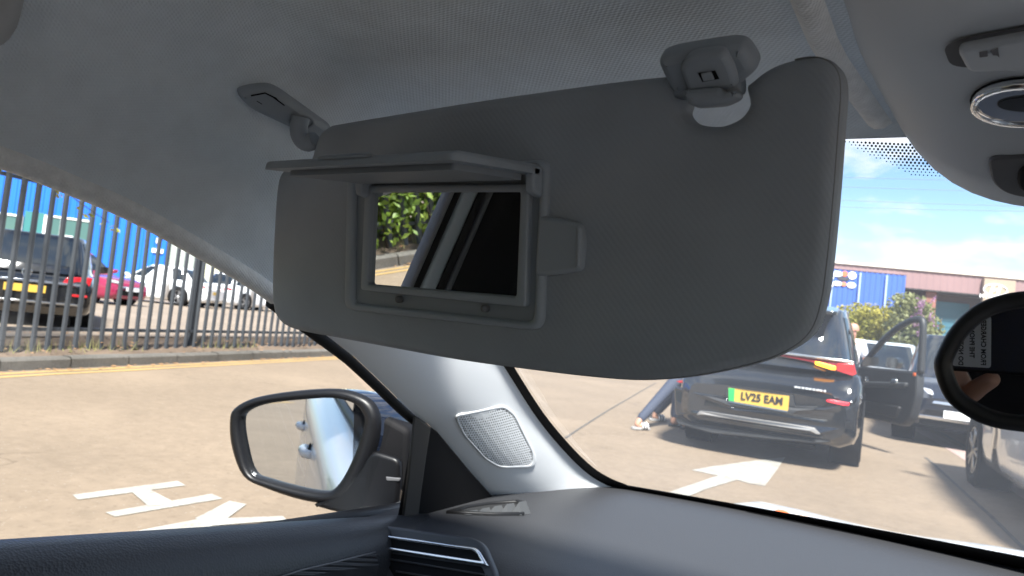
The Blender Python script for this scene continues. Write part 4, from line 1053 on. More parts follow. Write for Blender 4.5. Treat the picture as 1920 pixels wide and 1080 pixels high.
# ================================================================== buildings
M_blue = mat('blue_cladding', (0.018, 0.155, 0.66), 0.45, spec=0.4, noise=(0.4, 0.06))
M_pvc = mat('white_window_frame', (0.80, 0.81, 0.80), 0.4)
M_pane = mat('green_tinted_pane', (0.06, 0.14, 0.13), 0.06, spec=0.8)
M_shut = mat('white_shutter', (0.42, 0.45, 0.42), 0.5)
bA = V((-41.7, 16.8, 0.3)); bU = V((0.47, 0.883, 0)).normalized(); bN = V((bU.y, -bU.x, 0))
bl = thing('blue_building', 'bright blue clad unit with white framed windows behind the steel fence', 'building', bA)
def bwp(s, z, o=0.0): return bA+bU*s+bN*o+V((0, 0, z))
def bpx_(u, v):
    p = onplane(u, v, bN, bN.dot(bA)); return (p-bA).dot(bU), p.z-0.3
sL, sR = -14.0, bpx_(384, 500)[0]
ribs = []
k = 0; s = sL
while s < sR:
    for a, o in ((0, 0), (0.05, 0.035), (0.13, 0.035), (0.18, 0)): ribs.append((min(s+a, sR), o))
    s += 0.30
put('wall', MB().grid([[bwp(s_, 0, o), bwp(s_, 9, o)] for s_, o in ribs], False), M_blue, bl, world=True)
put('end_wall', MB().poly([bwp(sR, 0), bwp(sR, 9), bwp(sR, 9, -14), bwp(sR, 0, -14)]), M_blue, bl, world=True)
put('roof', MB().box(bwp((sL+sR)/2, 9.05, -7), (sR-sL+0.3, 14.4, 0.1), Matrix.Rotation(math.atan2(bU.y, bU.x), 3, 'Z')), mat('grey_roof', (0.3, 0.3, 0.31), 0.7), bl, world=True)
def bbox(s0, s1, z0, z1, o, th): return MB().box(bwp((s0+s1)/2, (z0+z1)/2, o+th/2), (abs(s1-s0), th, abs(z1-z0)), Matrix.Rotation(math.atan2(bU.y, bU.x), 3, 'Z'))
for (u0, u1, v0, v1, lights) in ((-75, 45, 388, 470, 3), (84, 176, 402, 476, 3)):
    s0, z1 = bpx_(u0, v0); s1, _ = bpx_(u1, v0+(u1-u0)*0.13); z0 = bpx_(u0, v1)[1]-0.25
    win = put('window', bbox(s0, s1, z0, z1, 0.02, 0.05), M_pane, bl, world=True)
    for (a, b, c, d) in ((s0, s1, z1-0.10, z1), (s0, s1, z0, z0+0.12), (s0, s0+0.16, z0, z1), (s1-0.14, s1, z0, z1), (s0+(s1-s0)*0.33, s0+(s1-s0)*0.33+0.10, z0, z1), (s0+(s1-s0)*0.36, s0+(s1-s0)*0.62, (z0+z1)/2+0.05, (z0+z1)/2+0.20)):
        put('frame_bar', bbox(a, b, c, d, 0.071, 0.05), M_pvc, win, world=True)
s0, z1 = bpx_(48, 395); s1, _ = bpx_(84, 402)
put('infill_panel', bbox(s0, s1, bpx_(60, 480)[1], z1, 0.04, 0.03), mat('teal_infill', (0.05, 0.20, 0.20), 0.35), bl, world=True)
s0, z1 = bpx_(314, 452); s1, _ = bpx_(372, 462); z0 = 0.05
sh = put('roller_shutter', bbox(s0, s1, z0, z1, 0.04, 0.06), M_shut, bl, world=True)
for k in range(4):
    a = s0+(s1-s0)*(k+0.5)/4; put('shutter_rib', bbox(a-0.12, a+0.12, z0+0.1, z1-0.1, 0.102, 0.03), mat('shutter_grey', (0.32, 0.36, 0.33), 0.5), sh, world=True)
for (u, v, wpx, hpx, c) in ((284, 473, 22, 8, (0.75, 0.77, 0.8)), (292, 456, 9, 10, (0.72, 0.66, 0.66)), (300, 446, 5, 10, (0.55, 0.16, 0.12))):
    a, zb = bpx_(u, v); b_, _ = bpx_(u+wpx, v); put('wall_sign', bbox(a, b_, zb, zb+hpx*0.03, 0.05, 0.04), mat('sign_%d' % u, c, 0.5), bl, world=True)

# brown unit beyond the windscreen
wA = onplane(1550, 492, FWD, FWD.dot(EYE)+41.5); wU = (onplane(1920, 525, FWD, FWD.dot(EYE)+39.8)-wA); HT = wA.z
wU.z = 0; wU.normalize(); wN = V((wU.y, -wU.x, 0))
wA.z = 0
unit = thing('brown_unit', 'long brown clad industrial unit beyond the windscreen, with teal shutter', 'building', wA)
def wp(s, z, o=0.0): return wA+wU*s+wN*o+V((0, 0, z))
def wpx(u, v, o=0.0):
    p = onplane(u, v, wN, wN.dot(wA)+o); return (p-wA).dot(wU), p.z
WR = Matrix.Rotation(math.atan2(wU.y, wU.x), 3, 'Z')
def wbox(s0, s1, z0, z1, o, th): return MB().box(wp((s0+s1)/2, (z0+z1)/2, o+th/2), (abs(s1-s0), th, abs(z1-z0)), WR)
M_brown = mat('mauve_brown_cladding', (0.25, 0.155, 0.155), 0.5, noise=(0.3, 0.08))
zf = wpx(1760, 545)[1]
rb = []; s = -22.0
while s < 26:
    for a, o in ((0, 0), (0.06, 0.014), (0.16, 0.014), (0.22, 0)): rb.append((s+a, o))
    s += 0.36
put('fascia', MB().grid([[wp(s_, zf, o), wp(s_, HT, o)] for s_, o in rb], False), M_brown, unit, world=True)
put('parapet_cap', wbox(-22, 26, HT, HT+0.12, -0.2, 0.32), mat('cream_cap', (0.62, 0.58, 0.50), 0.6), unit, world=True)
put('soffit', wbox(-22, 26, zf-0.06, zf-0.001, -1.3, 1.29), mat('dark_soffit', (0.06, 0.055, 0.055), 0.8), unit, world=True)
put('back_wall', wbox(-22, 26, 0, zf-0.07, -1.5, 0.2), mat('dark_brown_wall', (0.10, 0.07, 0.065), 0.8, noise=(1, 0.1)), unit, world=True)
put('roof', wbox(-22, 26, HT-0.3, HT-0.2, -14, 13.7), mat('grey_roof', (0.3, 0.3, 0.31), 0.7), unit, world=True)
s0 = wpx(1738, 580)[0]; s1 = wpx(1758, 580)[0]
put('brick_pier', wbox(s0, s1, 0, zf-0.065, -1.2, 0.9), mat('red_brown_brick', (0.23, 0.10, 0.075), 0.85, noise=(4, 0.2)), unit, world=True)
s2 = wpx(1836, 580)[0]
shut = put('roller_shutter', wbox(s1+0.01, s2, 0, zf-0.5, -1.28, 0.08), mat('teal_shutter', (0.035, 0.13, 0.18), 0.5), unit, world=True)
for k in range(12):
    z = 0.3+k*0.34
    if z < zf-0.6: put('slat', wbox(s1+0.05, s2-0.05, z, z+0.30, -1.199, 0.025), MATS['teal_shutter'], shut, world=True)
s3 = wpx(1897, 560)[0]; zs1 = wpx(1860, 524)[1]; zs0 = zs1-3.0
sg = put('sign_board', wbox(s2+0.02, s3, zs0, zs1, 0.05, 0.25), mat('bronze_sign', (0.34, 0.27, 0.20), 0.4), unit, world=True)
M_sw = mat('sign_white', (0.85, 0.85, 0.85), 0.4)
se, ze = wpx(1866, 544, 0.31)
mbe = MB(); c = wp(se, ze, 0.305)
def eo(rx, rz): return [c+wU*(rx*math.cos(q))+V((0, 0, rz*math.sin(q))) for q in [2*math.pi*k/28 for k in range(28)]]
mbe.ring(eo(0.62, 0.34), eo(0.57, 0.29), wN, 0.04, 0.01)
put('emblem_ring', mbe, M_sw, sg, world=True)
mbh = MB()
for a in (-0.20, 0.16): mbh.slab([c+wU*(a-0.10)+V((0, 0, -0.26)), c+wU*(a+0.02)+V((0, 0, -0.26)), c+wU*(a+0.16)+V((0, 0, 0.26)), c+wU*(a+0.04)+V((0, 0, 0.26))], wN, 0.03, 0.005)
mbh.slab([c+wU*(-0.16)+V((0, 0, -0.07)), c+wU*0.2+V((0, 0, 0.0)), c+wU*0.22+V((0, 0, 0.08)), c+wU*(-0.14)+V((0, 0, 0.01))], wN, 0.028, 0.004)
put('emblem_stroke', mbh, M_sw, sg, world=True)
st_, zt_ = wpx(1864, 557, 0.31)
place_text('sign_lettering', 'HYUNDAI', 0.29, wp(st_, zt_, 0.31), wU, wN, M_sw, sg, depth=0.01, bold=0.008, sx=1.15)
# blue bay standing forward of the wall
b0, _ = wpx(1480, 540, 1.2); b1, _ = wpx(1697, 540, 1.2); bz1 = wpx(1697, 516, 1.2)[1]
rb = []; s = b0
while s < b1:
    for a, o in ((0, 0), (0.05, 0.03), (0.12, 0.03), (0.17, 0)): rb.append((min(s+a, b1), o))
    s += 0.28
bay = thing('blue_bay', 'deep blue clad bay of the unit behind the yellow hedge', 'building', wp(b0, 0, 1.2))
M_blue2 = mat('deep_blue_cladding', (0.045, 0.115, 0.42), 0.45, noise=(0.4, 0.06))
put('wall', MB().grid([[wp(s_, 0, 1.2+o), wp(s_, bz1, 1.2+o)] for s_, o in rb], False), M_blue2, bay, world=True)
put('end_wall', MB().poly([wp(b1, 0, 1.2), wp(b1, bz1, 1.2), wp(b1, bz1, 0.06), wp(b1, 0, 0.06)]), M_blue2, bay, world=True)
put('roof', MB().poly([wp(b0, bz1+0.003, 1.25), wp(b1+0.03, bz1+0.003, 1.25), wp(b1+0.03, bz1+0.003, 0.05), wp(b0, bz1+0.003, 0.05)]), MATS['grey_roof'], bay, world=True)
for u in (1558, 1610, 1660):
    a, _ = wpx(u, 540, 1.2); put('downpipe', MB().tube([wp(a, 0, 1.30), wp(a, bz1-0.1, 1.30)], 0.06, 8), mat('pipe_blue', (0.20, 0.27, 0.50), 0.5), bay, world=True)
a, za = wpx(1564, 517, 1.26)
for (ds, dz_, rx, rz2, c) in ((0.15, 0.12, 0.30, 0.16, (0.8, 0.78, 0.74)), (0.55, 0.16, 0.16, 0.16, (0.72, 0.16, 0.07)), (0.95, 0.10, 0.22, 0.22, (0.75, 0.72, 0.66)), (0.2, -0.42, 0.28, 0.13, (0.8, 0.8, 0.78)), (0.55, -0.42, 0.14, 0.12, (0.7, 0.2, 0.1)), (0.95, -0.44, 0.24, 0.17, (0.74, 0.75, 0.76)), (0.5, -0.13, 0.3, 0.1, (0.05, 0.05, 0.06))):
    cc_ = wp(a+ds, za+dz_, 1.245)
    put('wall_badge', MB().slab([cc_+wU*(rx*math.cos(q))+V((0, 0, rz2*math.sin(q))) for q in [2*math.pi*k/18 for k in range(18)]], wN, 0.03, 0.01), mat('badge_%d_%d' % (int(ds*100), int(dz_*100)), c, 0.5), bay, world=True)
a, za = wpx(1558, 523, 1.26)
for dzq in (0.0, -0.45): put('wall_badge', MB().lathe([(0.001, 0.12), (0.10, 0.1), (0.1, 0.0)], wp(a, za+dzq, 1.42), 'z', 10), mat('lamp_white', (0.75, 0.76, 0.78), 0.5), bay, world=True)

# hedge and flowering bush in front of the unit
hd = thing('hedge', 'yellow green clipped hedge in front of the brown unit', 'hedge', dist(1620, 672, 27)*1.0)
hd.location.z = 0
cl = []
for (u, v, d, e) in ((1560, 596, 27, (1.6, 1.2, 0.9)), (1590, 585, 27, (1.5, 1.2, 1.0)), (1625, 572, 27, (1.3, 1.2, 1.0)), (1655, 580, 27.5, (1.3, 1.2, 1.0)), (1685, 590, 27.5, (1.2, 1.1, 1.0)), (1570, 630, 26.5, (1.8, 1.2, 1.0)), (1640, 632, 26.5, (1.9, 1.2, 1.0)), (1700, 620, 27, (1.2, 1.0, 1.0)), (1610, 640, 26.5, (1.8, 1.2, 1.0)), (1660, 560, 27.3, (0.7, 0.7, 0.5)), (1625, 556, 27.3, (0.5, 0.6, 0.4))):
    cl.append((dist(u, v+34, d), V((e[0], e[1], e[2]*0.7))))
put('foliage', crown(cl, 16000, 0.075, 21), leafmat('golden_privet', (0.16, 0.17, 0.018), (0.44, 0.38, 0.06), 1.2), hd, world=True)
mbs = MB()
for k in range(9):
    b = dist(1550+k*18, 640, 27); b.z = 0; mbs.tube([b, b+V((0.05, 0, 0.6)), b+V((-0.1, 0.1, 1.8))], [0.05, 0.04, 0.015], 6)
put('stems', mbs, M_bark, hd, world=True)
bd = thing('flowering_bush', 'loose grey green bush with purple flower spikes beside the brick pier', 'bush', dist(1715, 690, 25.5)); bd.location.z = 0
cl = [(dist(u, v+22, 25.5), V(e)*0.85) for u, v, e in ((1705, 565, (0.7, 0.6, 0.7)), (1722, 575, (0.6, 0.6, 0.8)), (1700, 600, (0.8, 0.7, 0.8)), (1730, 605, (0.7, 0.7, 0.8)), (1690, 545, (0.5, 0.5, 0.4)), (1715, 630, (0.9, 0.8, 0.8)))]
put('foliage', crown(cl, 3600, 0.085, 33), leafmat('buddleia_leaf', (0.15, 0.17, 0.06), (0.30, 0.31, 0.14), 1.5), bd, world=True)
mbf = MB(); rng = random.Random(8)
for k in range(15):
    u, v = rng.uniform(1712, 1752), rng.uniform(560, 625); c = dist(u, v, 24.7+rng.random()*0.4); d = V((rng.uniform(-0.5, 0.5), rng.uniform(-0.5, 0.5), 0.8)).normalized()
    for q in range(22): leaf(mbf, c+d*rng.uniform(-0.14, 0.14)+V((rng.gauss(0, 0.03), rng.gauss(0, 0.03), rng.gauss(0, 0.02))), 0.035, rng)
put('flower_spikes', mbf, leafmat('purple_flower', (0.34, 0.16, 0.32), (0.52, 0.32, 0.48), 2), bd, world=True)
mbs = MB()
for k in range(6): mbs.tube([bd.location+V((0.2*k-0.5, 0, 0)), bd.location+V((0.3*k-0.75, 0, 1.4)), bd.location+V((0.4*k-1, 0.1, 2.6))], [0.035, 0.025, 0.01], 6)
put('stems', mbs, M_bark, bd, world=True)
# overhead wires
for k, (a, b) in enumerate((((1563, 332), (1773, 338)), ((1563, 350), (1773, 357)), ((1563, 375), (1820, 385)), ((1563, 388), (1810, 395)))):
    p, q = onplane(*a, FWD, FWD.dot(EYE)+70), onplane(*b, FWD, FWD.dot(EYE)+70); d = (q-p).normalized()
    pts = [p+d*(-45+9*i)+V((0, 0, 0.0006*((-45+9*i)-5)**2)) for i in range(14)]
    o = put('overhead_wire', MB().tube(pts, 0.022, 5), mat('wire_grey', (0.16, 0.18, 0.21), 0.6), None)
    tag(o, ('highest', 'second highest', 'second lowest', 'lowest')[k]+' of the four thin overhead wires crossing the sky', 'wire', 'overhead wires')

# ================================================================== other cars
def paint(name, col, rough=0.12): return mat(name, col, rough, spec=0.5, coat=1.0, bump=('noise', 2.2, 0.25, 0.05))
M_tyre = mat('tyre_rubber', (0.014, 0.014, 0.015), 0.85, spec=0.25)
M_alloy = mat('alloy', (0.50, 0.51, 0.52), 0.3, metal=0.9)
M_cglass = mat('car_glass', (0.012, 0.016, 0.02), 0.03, spec=1.0)
M_red = mat('red_lens', (0.45, 0.01, 0.015), 0.15, coat=0.6)
M_clear = mat('clear_lens', (0.70, 0.72, 0.75), 0.1, metal=0.4)
M_yplate = mat('yellow_plate', (0.56, 0.36, 0.06), 0.35)
M_wplate = mat('white_plate', (0.78, 0.79, 0.80), 0.35)
M_ink = mat('plate_ink', (0.01, 0.01, 0.012), 0.5)
WHEELS = {}
def wheel_meshes(R, wd, tone=0):
    if (R, wd) in WHEELS: return WHEELS[(R, wd)]
    r = R*0.70
    t = MB().lathe([(r, -wd/2+0.01), (R*0.9, -wd/2), (R*0.985, -wd/2+0.03), (R, -wd/4), (R, wd/4), (R*0.985, wd/2-0.03), (R*0.9, wd/2), (r, wd/2-0.01), (r*0.97, wd/2-0.05), (r*0.9, -wd/2+0.05), (r, -wd/2+0.01)], (0, 0, 0), 'x', 36)
    m = MB(); m.lathe([(r, wd/2-0.012), (r*0.93, wd/2-0.006), (r*0.90, wd/2-0.03), (r*0.88, wd/2-0.07)], (0, 0, 0), 'x', 36)
    for k in range(5):
        for d in (-0.11, 0.11):
            q = 2*math.pi*k/5; c0 = V((wd/2-0.02, math.cos(q+d*0.6)*0.05, math.sin(q+d*0.6)*0.05)); c1 = V((wd/2-0.016, math.cos(q+d*1.6)*r*0.93, math.sin(q+d*1.6)*r*0.93))
            n = V((1, 0, 0)); t_ = (c1-c0).normalized(); sd = n.cross(t_)*0.018
            m.slab([c0-sd, c0+sd, c1+sd*0.8, c1-sd*0.8], n, 0.014, 0.004, 2)
    m.lathe([(0.001, wd/2-0.002), (0.05, wd/2-0.004), (0.055, wd/2-0.03)], (0, 0, 0), 'x', 16)
    bk = MB().lathe([(0.001, wd/2-0.075), (r*0.92, wd/2-0.075)], (0, 0, 0), 'x', 30)
    WHEELS[(R, wd)] = (t.mesh('tyre'), m.mesh('rim'), bk.mesh('brake_disc')); return WHEELS[(R, wd)]
STY = {
 'hatch': dict(body=[(-.50, .80, .44, .76), (-.493, .88, .32, .85), (-.47, .95, .26, .93), (-.40, .99, .22, 1.0), (-.2, 1, .20, 1.0), (.08, 1, .20, .985), (.20, 1, .20, .965), (.29, .99, .21, .94), (.38, .98, .22, .88), (.44, .94, .23, .80), (.48, .86, .27, .70), (.497, .76, .34, .60), (.50, .70, .38, .54)], gh=(-.475, .215, -.375, -.01), belt=.60),
 'suv': dict(body=[(-.50, .84, .46, .70), (-.494, .92, .40, .78), (-.480, .955, .36, .82), (-.474, .955, .36, .97), (-.45, .98, .34, 1.0), (-.38, 1, .32, 1.0), (-.2, 1, .30, 1.0), (.08, 1, .30, .99), (.20, 1, .30, .98), (.30, .99, .30, .96), (.39, .98, .31, .93), (.45, .94, .32, .86), (.485, .86, .36, .76), (.50, .76, .44, .66)], gh=(-.485, .225, -.415, .02), belt=.615),
 'saloon': dict(body=[(-.50, .78, .44, .80), (-.493, .88, .34, .90), (-.47, .95, .28, .97), (-.40, .98, .24, 1.0), (-.2, 1, .20, 1.0), (.08, 1, .20, .985), (.20, 1, .20, .965), (.29, .99, .21, .93), (.38, .98, .22, .86), (.44, .94, .23, .77), (.48, .86, .27, .67), (.50, .72, .36, .54)], gh=(-.40, .205, -.25, -.03), belt=.60)}
def lerp_keys(keys, y):
    for a, b in zip(keys, keys[1:]):
        if y <= b[0]:
            t = (y-a[0])/(b[0]-a[0]); return [p+(q-p)*t for p, q in zip(a, b)]
    return list(keys[-1])
def make_car(name, label, loc, rz, m, style, L, W, H, group=None, R=0.33, rear=True, front=True, roof_m=None):
    st = STY[style]; t = thing(name, label, 'car', loc, rz, group)
    zb_ = st['belt']*H; keys = st['body']; hw = W/2
    ys = sorted(set([k[0] for k in keys]+[-.44+.88*i/22 for i in range(23)]))
    rows = []
    for y in ys:
        _, wf, b, tp = lerp_keys(keys, y); w = hw*wf; z1 = zb_*tp; z0 = b*0.72
        h = z1-z0; crown_ = 0.02
        half = [(0, z0), (w*.84, z0), (w*.95, z0+.05), (w*.985, z0+.14*h+.03), (w, z0+.34*h), (w*.992, z0+.52*h), (w*1.0, z0+.66*h), (w*.985, z0+.82*h), (w*.95, z0+.93*h), (w*.88, z0+.985*h), (w*.74, z1), (w*.4, z1+crown_*.8), (0, z1+crown_)]
        rows.append([V((x, y*L, z)) for x, z in half]+[V((-x, y*L, z)) for x, z in half[-2:0:-1]])
    mb = MB().grid(rows, True, True)
    n = len(rows[0]); mb.face(range(n), False); mb.face([(len(rows)-1)*n+k for k in range(n)][::-1], False)
    body_ = put('body', mb, m, t)
    # glasshouse rings
    yr0, yf0, yr1, yf1 = [q*L for q in st['gh']]; N = 64; e = 0.40
    def ringat(tt, grow_=0.0):
        tt2 = tt
        z = zb_-0.03+(H-zb_+0.03)*(1-(1-tt)**1.25); yr = yr0+(yr1-yr0)*tt2**1.15; yf = yf0+(yf1-yf0)*tt2
        w = hw*(0.925-0.20*tt)+grow_; yc, hl = (yr+yf)/2, (yf-yr)/2+grow_; r = []
        for k in range(N):
            q = 2*math.pi*k/N; c, s_ = math.cos(q), math.sin(q)
            r.append(V((w*math.copysign(abs(c)**e, c), yc+hl*math.copysign(abs(s_)**e, s_), z)))
        return r
    def sc(r, k, z):
        c = sum(r, V((0, 0, 0)))/len(r); return [V((c.x+(p.x-c.x)*k, c.y+(p.y-c.y)*k, z)) for p in r]
    tl = [0, .1, .25, .4, .55, .7, .82, .9]
    gr = [ringat(q) for q in tl]; top_ = gr[-1]
    zz_ = top_[0].z
    gr += [sc(top_, .985, zz_+(H-zz_)*.45), sc(top_, .94, zz_+(H-zz_)*.75), sc(top_, .80, zz_+(H-zz_)*.93), sc(top_, .4, H), sc(top_, .02, H+.003)]
    put('roof', MB().grid(gr, True, True), roof_m or m, t)
    def patch(pname, k0, k1, t0, t1, mm=M_cglass):
        rr = [ringat(t0+(t1-t0)*i/6, 0.006) for i in range(7)]
        return put(pname, MB().grid([[r[k % N] for k in range(k0, k1+1)] for r in rr]), mm, t)
    # angles: 0 = right, 16 = front, 32 = left, 48 = rear
    patch('windscreen', 9, 23, .12, .84); patch('rear_window', 42, 54, .16, .80)
    for a, b in ((0, 6), (58, 63)): patch('side_window', a, b, .16, .80)
    for a, b in ((26, 31), (33, 38)): patch('side_window', a, b, .16, .80)
    tm, rm, dm = wheel_meshes(R, 0.215)
    if not tm.materials: tm.materials.append(M_tyre); rm.materials.append(M_alloy); dm.materials.append(M_dark)
    for yy in (-.285*L, .295*L):
        for sx in (1, -1):
            put('wheel_arch', MB().lathe([(0.001, 0.0), (R*1.13, 0.0), (R*1.16, -0.012), (R*1.16, -0.3)], (0, 0, 0), 'x', 36) if sx > 0 else MB().lathe([(0.001, 0.0), (R*1.13, 0.0), (R*1.16, 0.012), (R*1.16, 0.3)], (0, 0, 0), 'x', 36), M_dark, t).location = (sx*(hw*1.003), yy, R+0.01)
            wobj = put('wheel', tm, None, t); wobj.location = (sx*(hw-0.095), yy, R); wobj.rotation_euler = (0, 0, 0 if sx > 0 else math.pi)
            put('rim', rm, None, wobj); put('brake_disc', dm, None, wobj)
    for sx in (1, -1):
        put('door_mirror', MB().slab(roundpoly([V((sx*(hw*.93), yf0-.42, zb_+.02)), V((sx*(hw+.14), yf0-.40, zb_+.05)), V((sx*(hw+.15), yf0-.40, zb_+.17)), V((sx*(hw*.97), yf0-.42, zb_+.16))], .04, 3), (0, 1, 0), .10, .04), m, t)
        for hy in (-.05, -.27):
            put('door_handle', MB().tube([V((sx*(hw*.985), hy*L+.08, zb_-.10)), V((sx*(hw*.985+.03), hy*L+.05, zb_-.10)), V((sx*(hw*.985+.03), hy*L-.05, zb_-.10)), V((sx*(hw*.985), hy*L-.08, zb_-.10))], .012, 6), m, t)
    if front:
        for sx in (1, -1):
            put('headlight', MB().slab(roundpoly([V((sx*hw*.42, L*.490, zb_*.70)), V((sx*hw*.84, L*.462, zb_*.74)), V((sx*hw*.90, L*.455, zb_*.84)), V((sx*hw*.46, L*.482, zb_*.78))], .03, 3), (sx*.35, 1, .25), .035, .012), M_clear, t)
        gl_ = put('grille', MB().slab(roundpoly([V((-hw*.62, L*.494, .30)), V((hw*.62, L*.494, .30)), V((hw*.52, L*.497, zb_*.52)), V((-hw*.52, L*.497, zb_*.52))], .05, 3), (0, 1, 0), .03, .01), M_dark, t)
        put('grille_bar', MB().slab([V((-hw*.45, L*.50, zb_*.60)), V((hw*.45, L*.50, zb_*.60)), V((hw*.42, L*.498, zb_*.64)), V((-hw*.42, L*.498, zb_*.64))], (0, 1, 0), .02, .006), M_chrome, gl_)
        put('number_plate', MB().slab([V((-.26, L*.504+.03, .44)), V((.26, L*.504+.03, .44)), V((.26, L*.504+.03, .55)), V((-.26, L*.504+.03, .55))], (0, 1, 0), .006, .002), M_wplate, t)
    if rear:
        for sx in (1, -1):
            put('tail_light', MB().slab(roundpoly([V((sx*hw*.50, -L*.497, zb_*.80)), V((sx*hw*.90, -L*.475, zb_*.78)), V((sx*hw*.93, -L*.47, zb_*.95)), V((sx*hw*.56, -L*.49, zb_*.92))], .03, 3), (sx*.25, -1, .12), .03, .01), M_red, t)
        put('number_plate', MB().slab([V((-.26, -L*.5-.012, zb_*.60)), V((.26, -L*.5-.012, zb_*.60)), V((.26, -L*.5-.012, zb_*.60+.11)), V((-.26, -L*.5-.012, zb_*.60+.11))], (0, -1, 0), .006, .002), M_yplate, t)
    return t
def heading(dx, dy): return math.atan2(-dx, dy)      # rotation that turns +Y to this direction

# --- cars in the yard behind the fence
bc_ = make_car('parked_car', 'black hatchback with yellow rear plate close behind the steel fence', (0, 0, 0.3), 0, paint('black_paint', (0.006, 0.007, 0.009)), 'hatch', 4.3, 1.80, 1.42, 'cars in the fenced yard')
hdg = V((-0.90, 0.43, 0)).normalized(); rp = dist(44, 560, 12.8); bc_.location = (rp.x+hdg.x*2.15, rp.y+hdg.y*2.15, 0.3); bc_.rotation_euler.z = heading(hdg.x, hdg.y)
for z, hgt, m_ in ((0.66, 0.035, mat('bumper_grey_trim', (0.35, 0.38, 0.45), 0.2, metal=0.8)), (0.36, 0.03, M_chrome)):  # blue-grey metallic strip above, chrome one below
    put('bumper_strip', MB().slab([V((-.76, -2.165, z)), V((.76, -2.165, z)), V((.76, -2.165, z+hgt)), V((-.76, -2.165, z+hgt))], (0, -1, 0), .02, .006), m_, bc_)
for sx in (-1, 1): put('reflector', MB().slab([V((sx*.60, -2.165, .50)), V((sx*.80, -2.15, .50)), V((sx*.80, -2.15, .535)), V((sx*.60, -2.165, .535))], (0, -1, 0), .012, .004), M_red, bc_)
put('badge', MB().ring([V((.065*math.cos(q), -2.155, .80+.065*math.sin(q))) for q in [2*math.pi*k/24 for k in range(24)]], [V((.052*math.cos(q), -2.155, .80+.052*math.sin(q))) for q in [2*math.pi*k/24 for k in range(24)]], (0, -1, 0), .02, .004), M_chrome, bc_)
for tx, dz_ in (('V', .022), ('W', -.020)): place_text('badge_letter', tx, .062, (0, -2.172, .80+dz_), (1, 0, 0), (0, -1, 0), M_chrome, bc_, world=False, depth=.004, bold=.002)
rc = make_car('parked_car', 'magenta red hatchback facing the fence, white front plate', (dist(140, 545, 26).x, dist(140, 545, 26).y, 0.3), heading(.93, .36), paint('magenta_red_paint', (0.25, 0.012, 0.05)), 'hatch', 4.1, 1.75, 1.50, 'cars in the fenced yard')
wc = make_car('parked_car', 'white saloon side-on in the middle of the yard', (dist(290, 548, 31).x, dist(290, 548, 31).y, 0.3), heading(-.83, -.55), paint('white_paint_b', (0.80, 0.82, 0.84)), 'saloon', 4.75, 1.82, 1.46, 'cars in the fenced yard')
p = dist(470, 552, 34); make_car('parked_car', 'far white car at the right end of the yard beyond the saloon', (p.x, p.y, 0.3), heading(-.2, .98), paint('white_paint_b', (0.8, 0.8, 0.8)), 'hatch', 4.2, 1.78, 1.5, 'cars in the fenced yard')
# small green bin and a yellow-plated black van nose next to it
p = dist(460, 530, 40); gb = thing('green_bin', 'bright green wheelie bin near the end of the fence', 'bin', (p.x, p.y, 0.3))
put('tub', MB().grid([[V((a*w, b*w, z)) for a, b in ((-.3, -.35), (.3, -.35), (.3, .35), (-.3, .35))] for z, w in ((0.1, .8), (1.0, 1.0))], False, True), mat('green_bin', (0.05, 0.42, 0.06), 0.4), gb)
put('lid', MB().slab([V((-.33, -.38, 1.0)), V((.33, -.38, 1.0)), V((.33, .38, 1.02)), V((-.33, .38, 1.02))], (0, 0, 1), .07, .03), mat('green_bin', (0.05, 0.42, 0.06), 0.4), gb)

# --- black SUV ahead, seen from behind with its driver's door open
SL, SW, SH = 4.74, 1.86, 1.68
sh_ = V((-0.150, 0.989, 0)).normalized(); srx = V((sh_.y, -sh_.x, 0))
SR0 = aty(1434, 740, 7.72); SR0.z = 0; sc_ = SR0+sh_*(SL/2)
M_sblk = paint('suv_black_paint', (0.009, 0.011, 0.014), 0.10)
suv = make_car('suv', 'black SUV ahead with yellow rear plate and its driver door open', (sc_.x, sc_.y, 0), heading(sh_.x, sh_.y), M_sblk, 'suv', SL, SW, SH, R=0.365, rear=False)
MI = Matrix.Translation(sc_) @ Matrix.Rotation(heading(sh_.x, sh_.y), 4, 'Z'); MIi = MI.inverted()
nW = -sh_
def sp_(u, v, back=0.0):      # a point of the SUV's rear face in its own coordinates; back = metres forward of the bumper
    return MIi @ onplane(u, v, nW, nW.dot(SR0+sh_*back))
def zz4(x, y): return (1160+x/3.177, 560+y/3.177)
def srear(name, px, back, th, m_, r=0.01, rad=0.01, parent=None, kind=None):
    P_ = roundpoly([sp_(*zz4(*p), back) for p in px], rad, 3); Q_ = []
    for a_, b_ in zip(P_, P_[1:]+P_[:1]):       # extra points along long edges so that the plate can wrap round the corners
        nn_ = max(1, int((b_-a_).length/0.12)); Q_ += [a_.lerp(b_, i/nn_) for i in range(nn_)]
    mb_ = MB().slab(Q_, (0, -1, 0), th, r)
    for v_ in mb_.v: v_.y += 0.11*min(1.3, abs(v_.x)/0.90)**3-0.022
    return put(name, mb_, m_, parent or suv, kind)
M_sgrey = mat('suv_dark_plastic', (0.020, 0.021, 0.023), 0.45)
M_srefl = mat('suv_silver_trim', (0.36, 0.35, 0.34), 0.4, metal=0.6)
tg = srear('tailgate', [(360, 400), (700, 300), (990, 325), (1400, 385), (1405, 560), (1230, 640), (1040, 640), (650, 580), (480, 560), (380, 480)], 0.11, 0.03, M_sblk, 0.015, 0.04)
srear('light_bar', [(560, 262), (950, 325), (1402, 384), (1418, 452), (1392, 462), (1285, 428), (1150, 378), (940, 336), (560, 278)], 0.076, 0.012, mat('dark_red_bar', (0.16, 0.006, 0.012), 0.12, coat=0.8), 0.005, 0.01, tg)
srear('tail_light', [(1300, 385), (1400, 386), (1417, 450), (1392, 461), (1300, 430)], 0.062, 0.012, M_red, 0.005, 0.01)
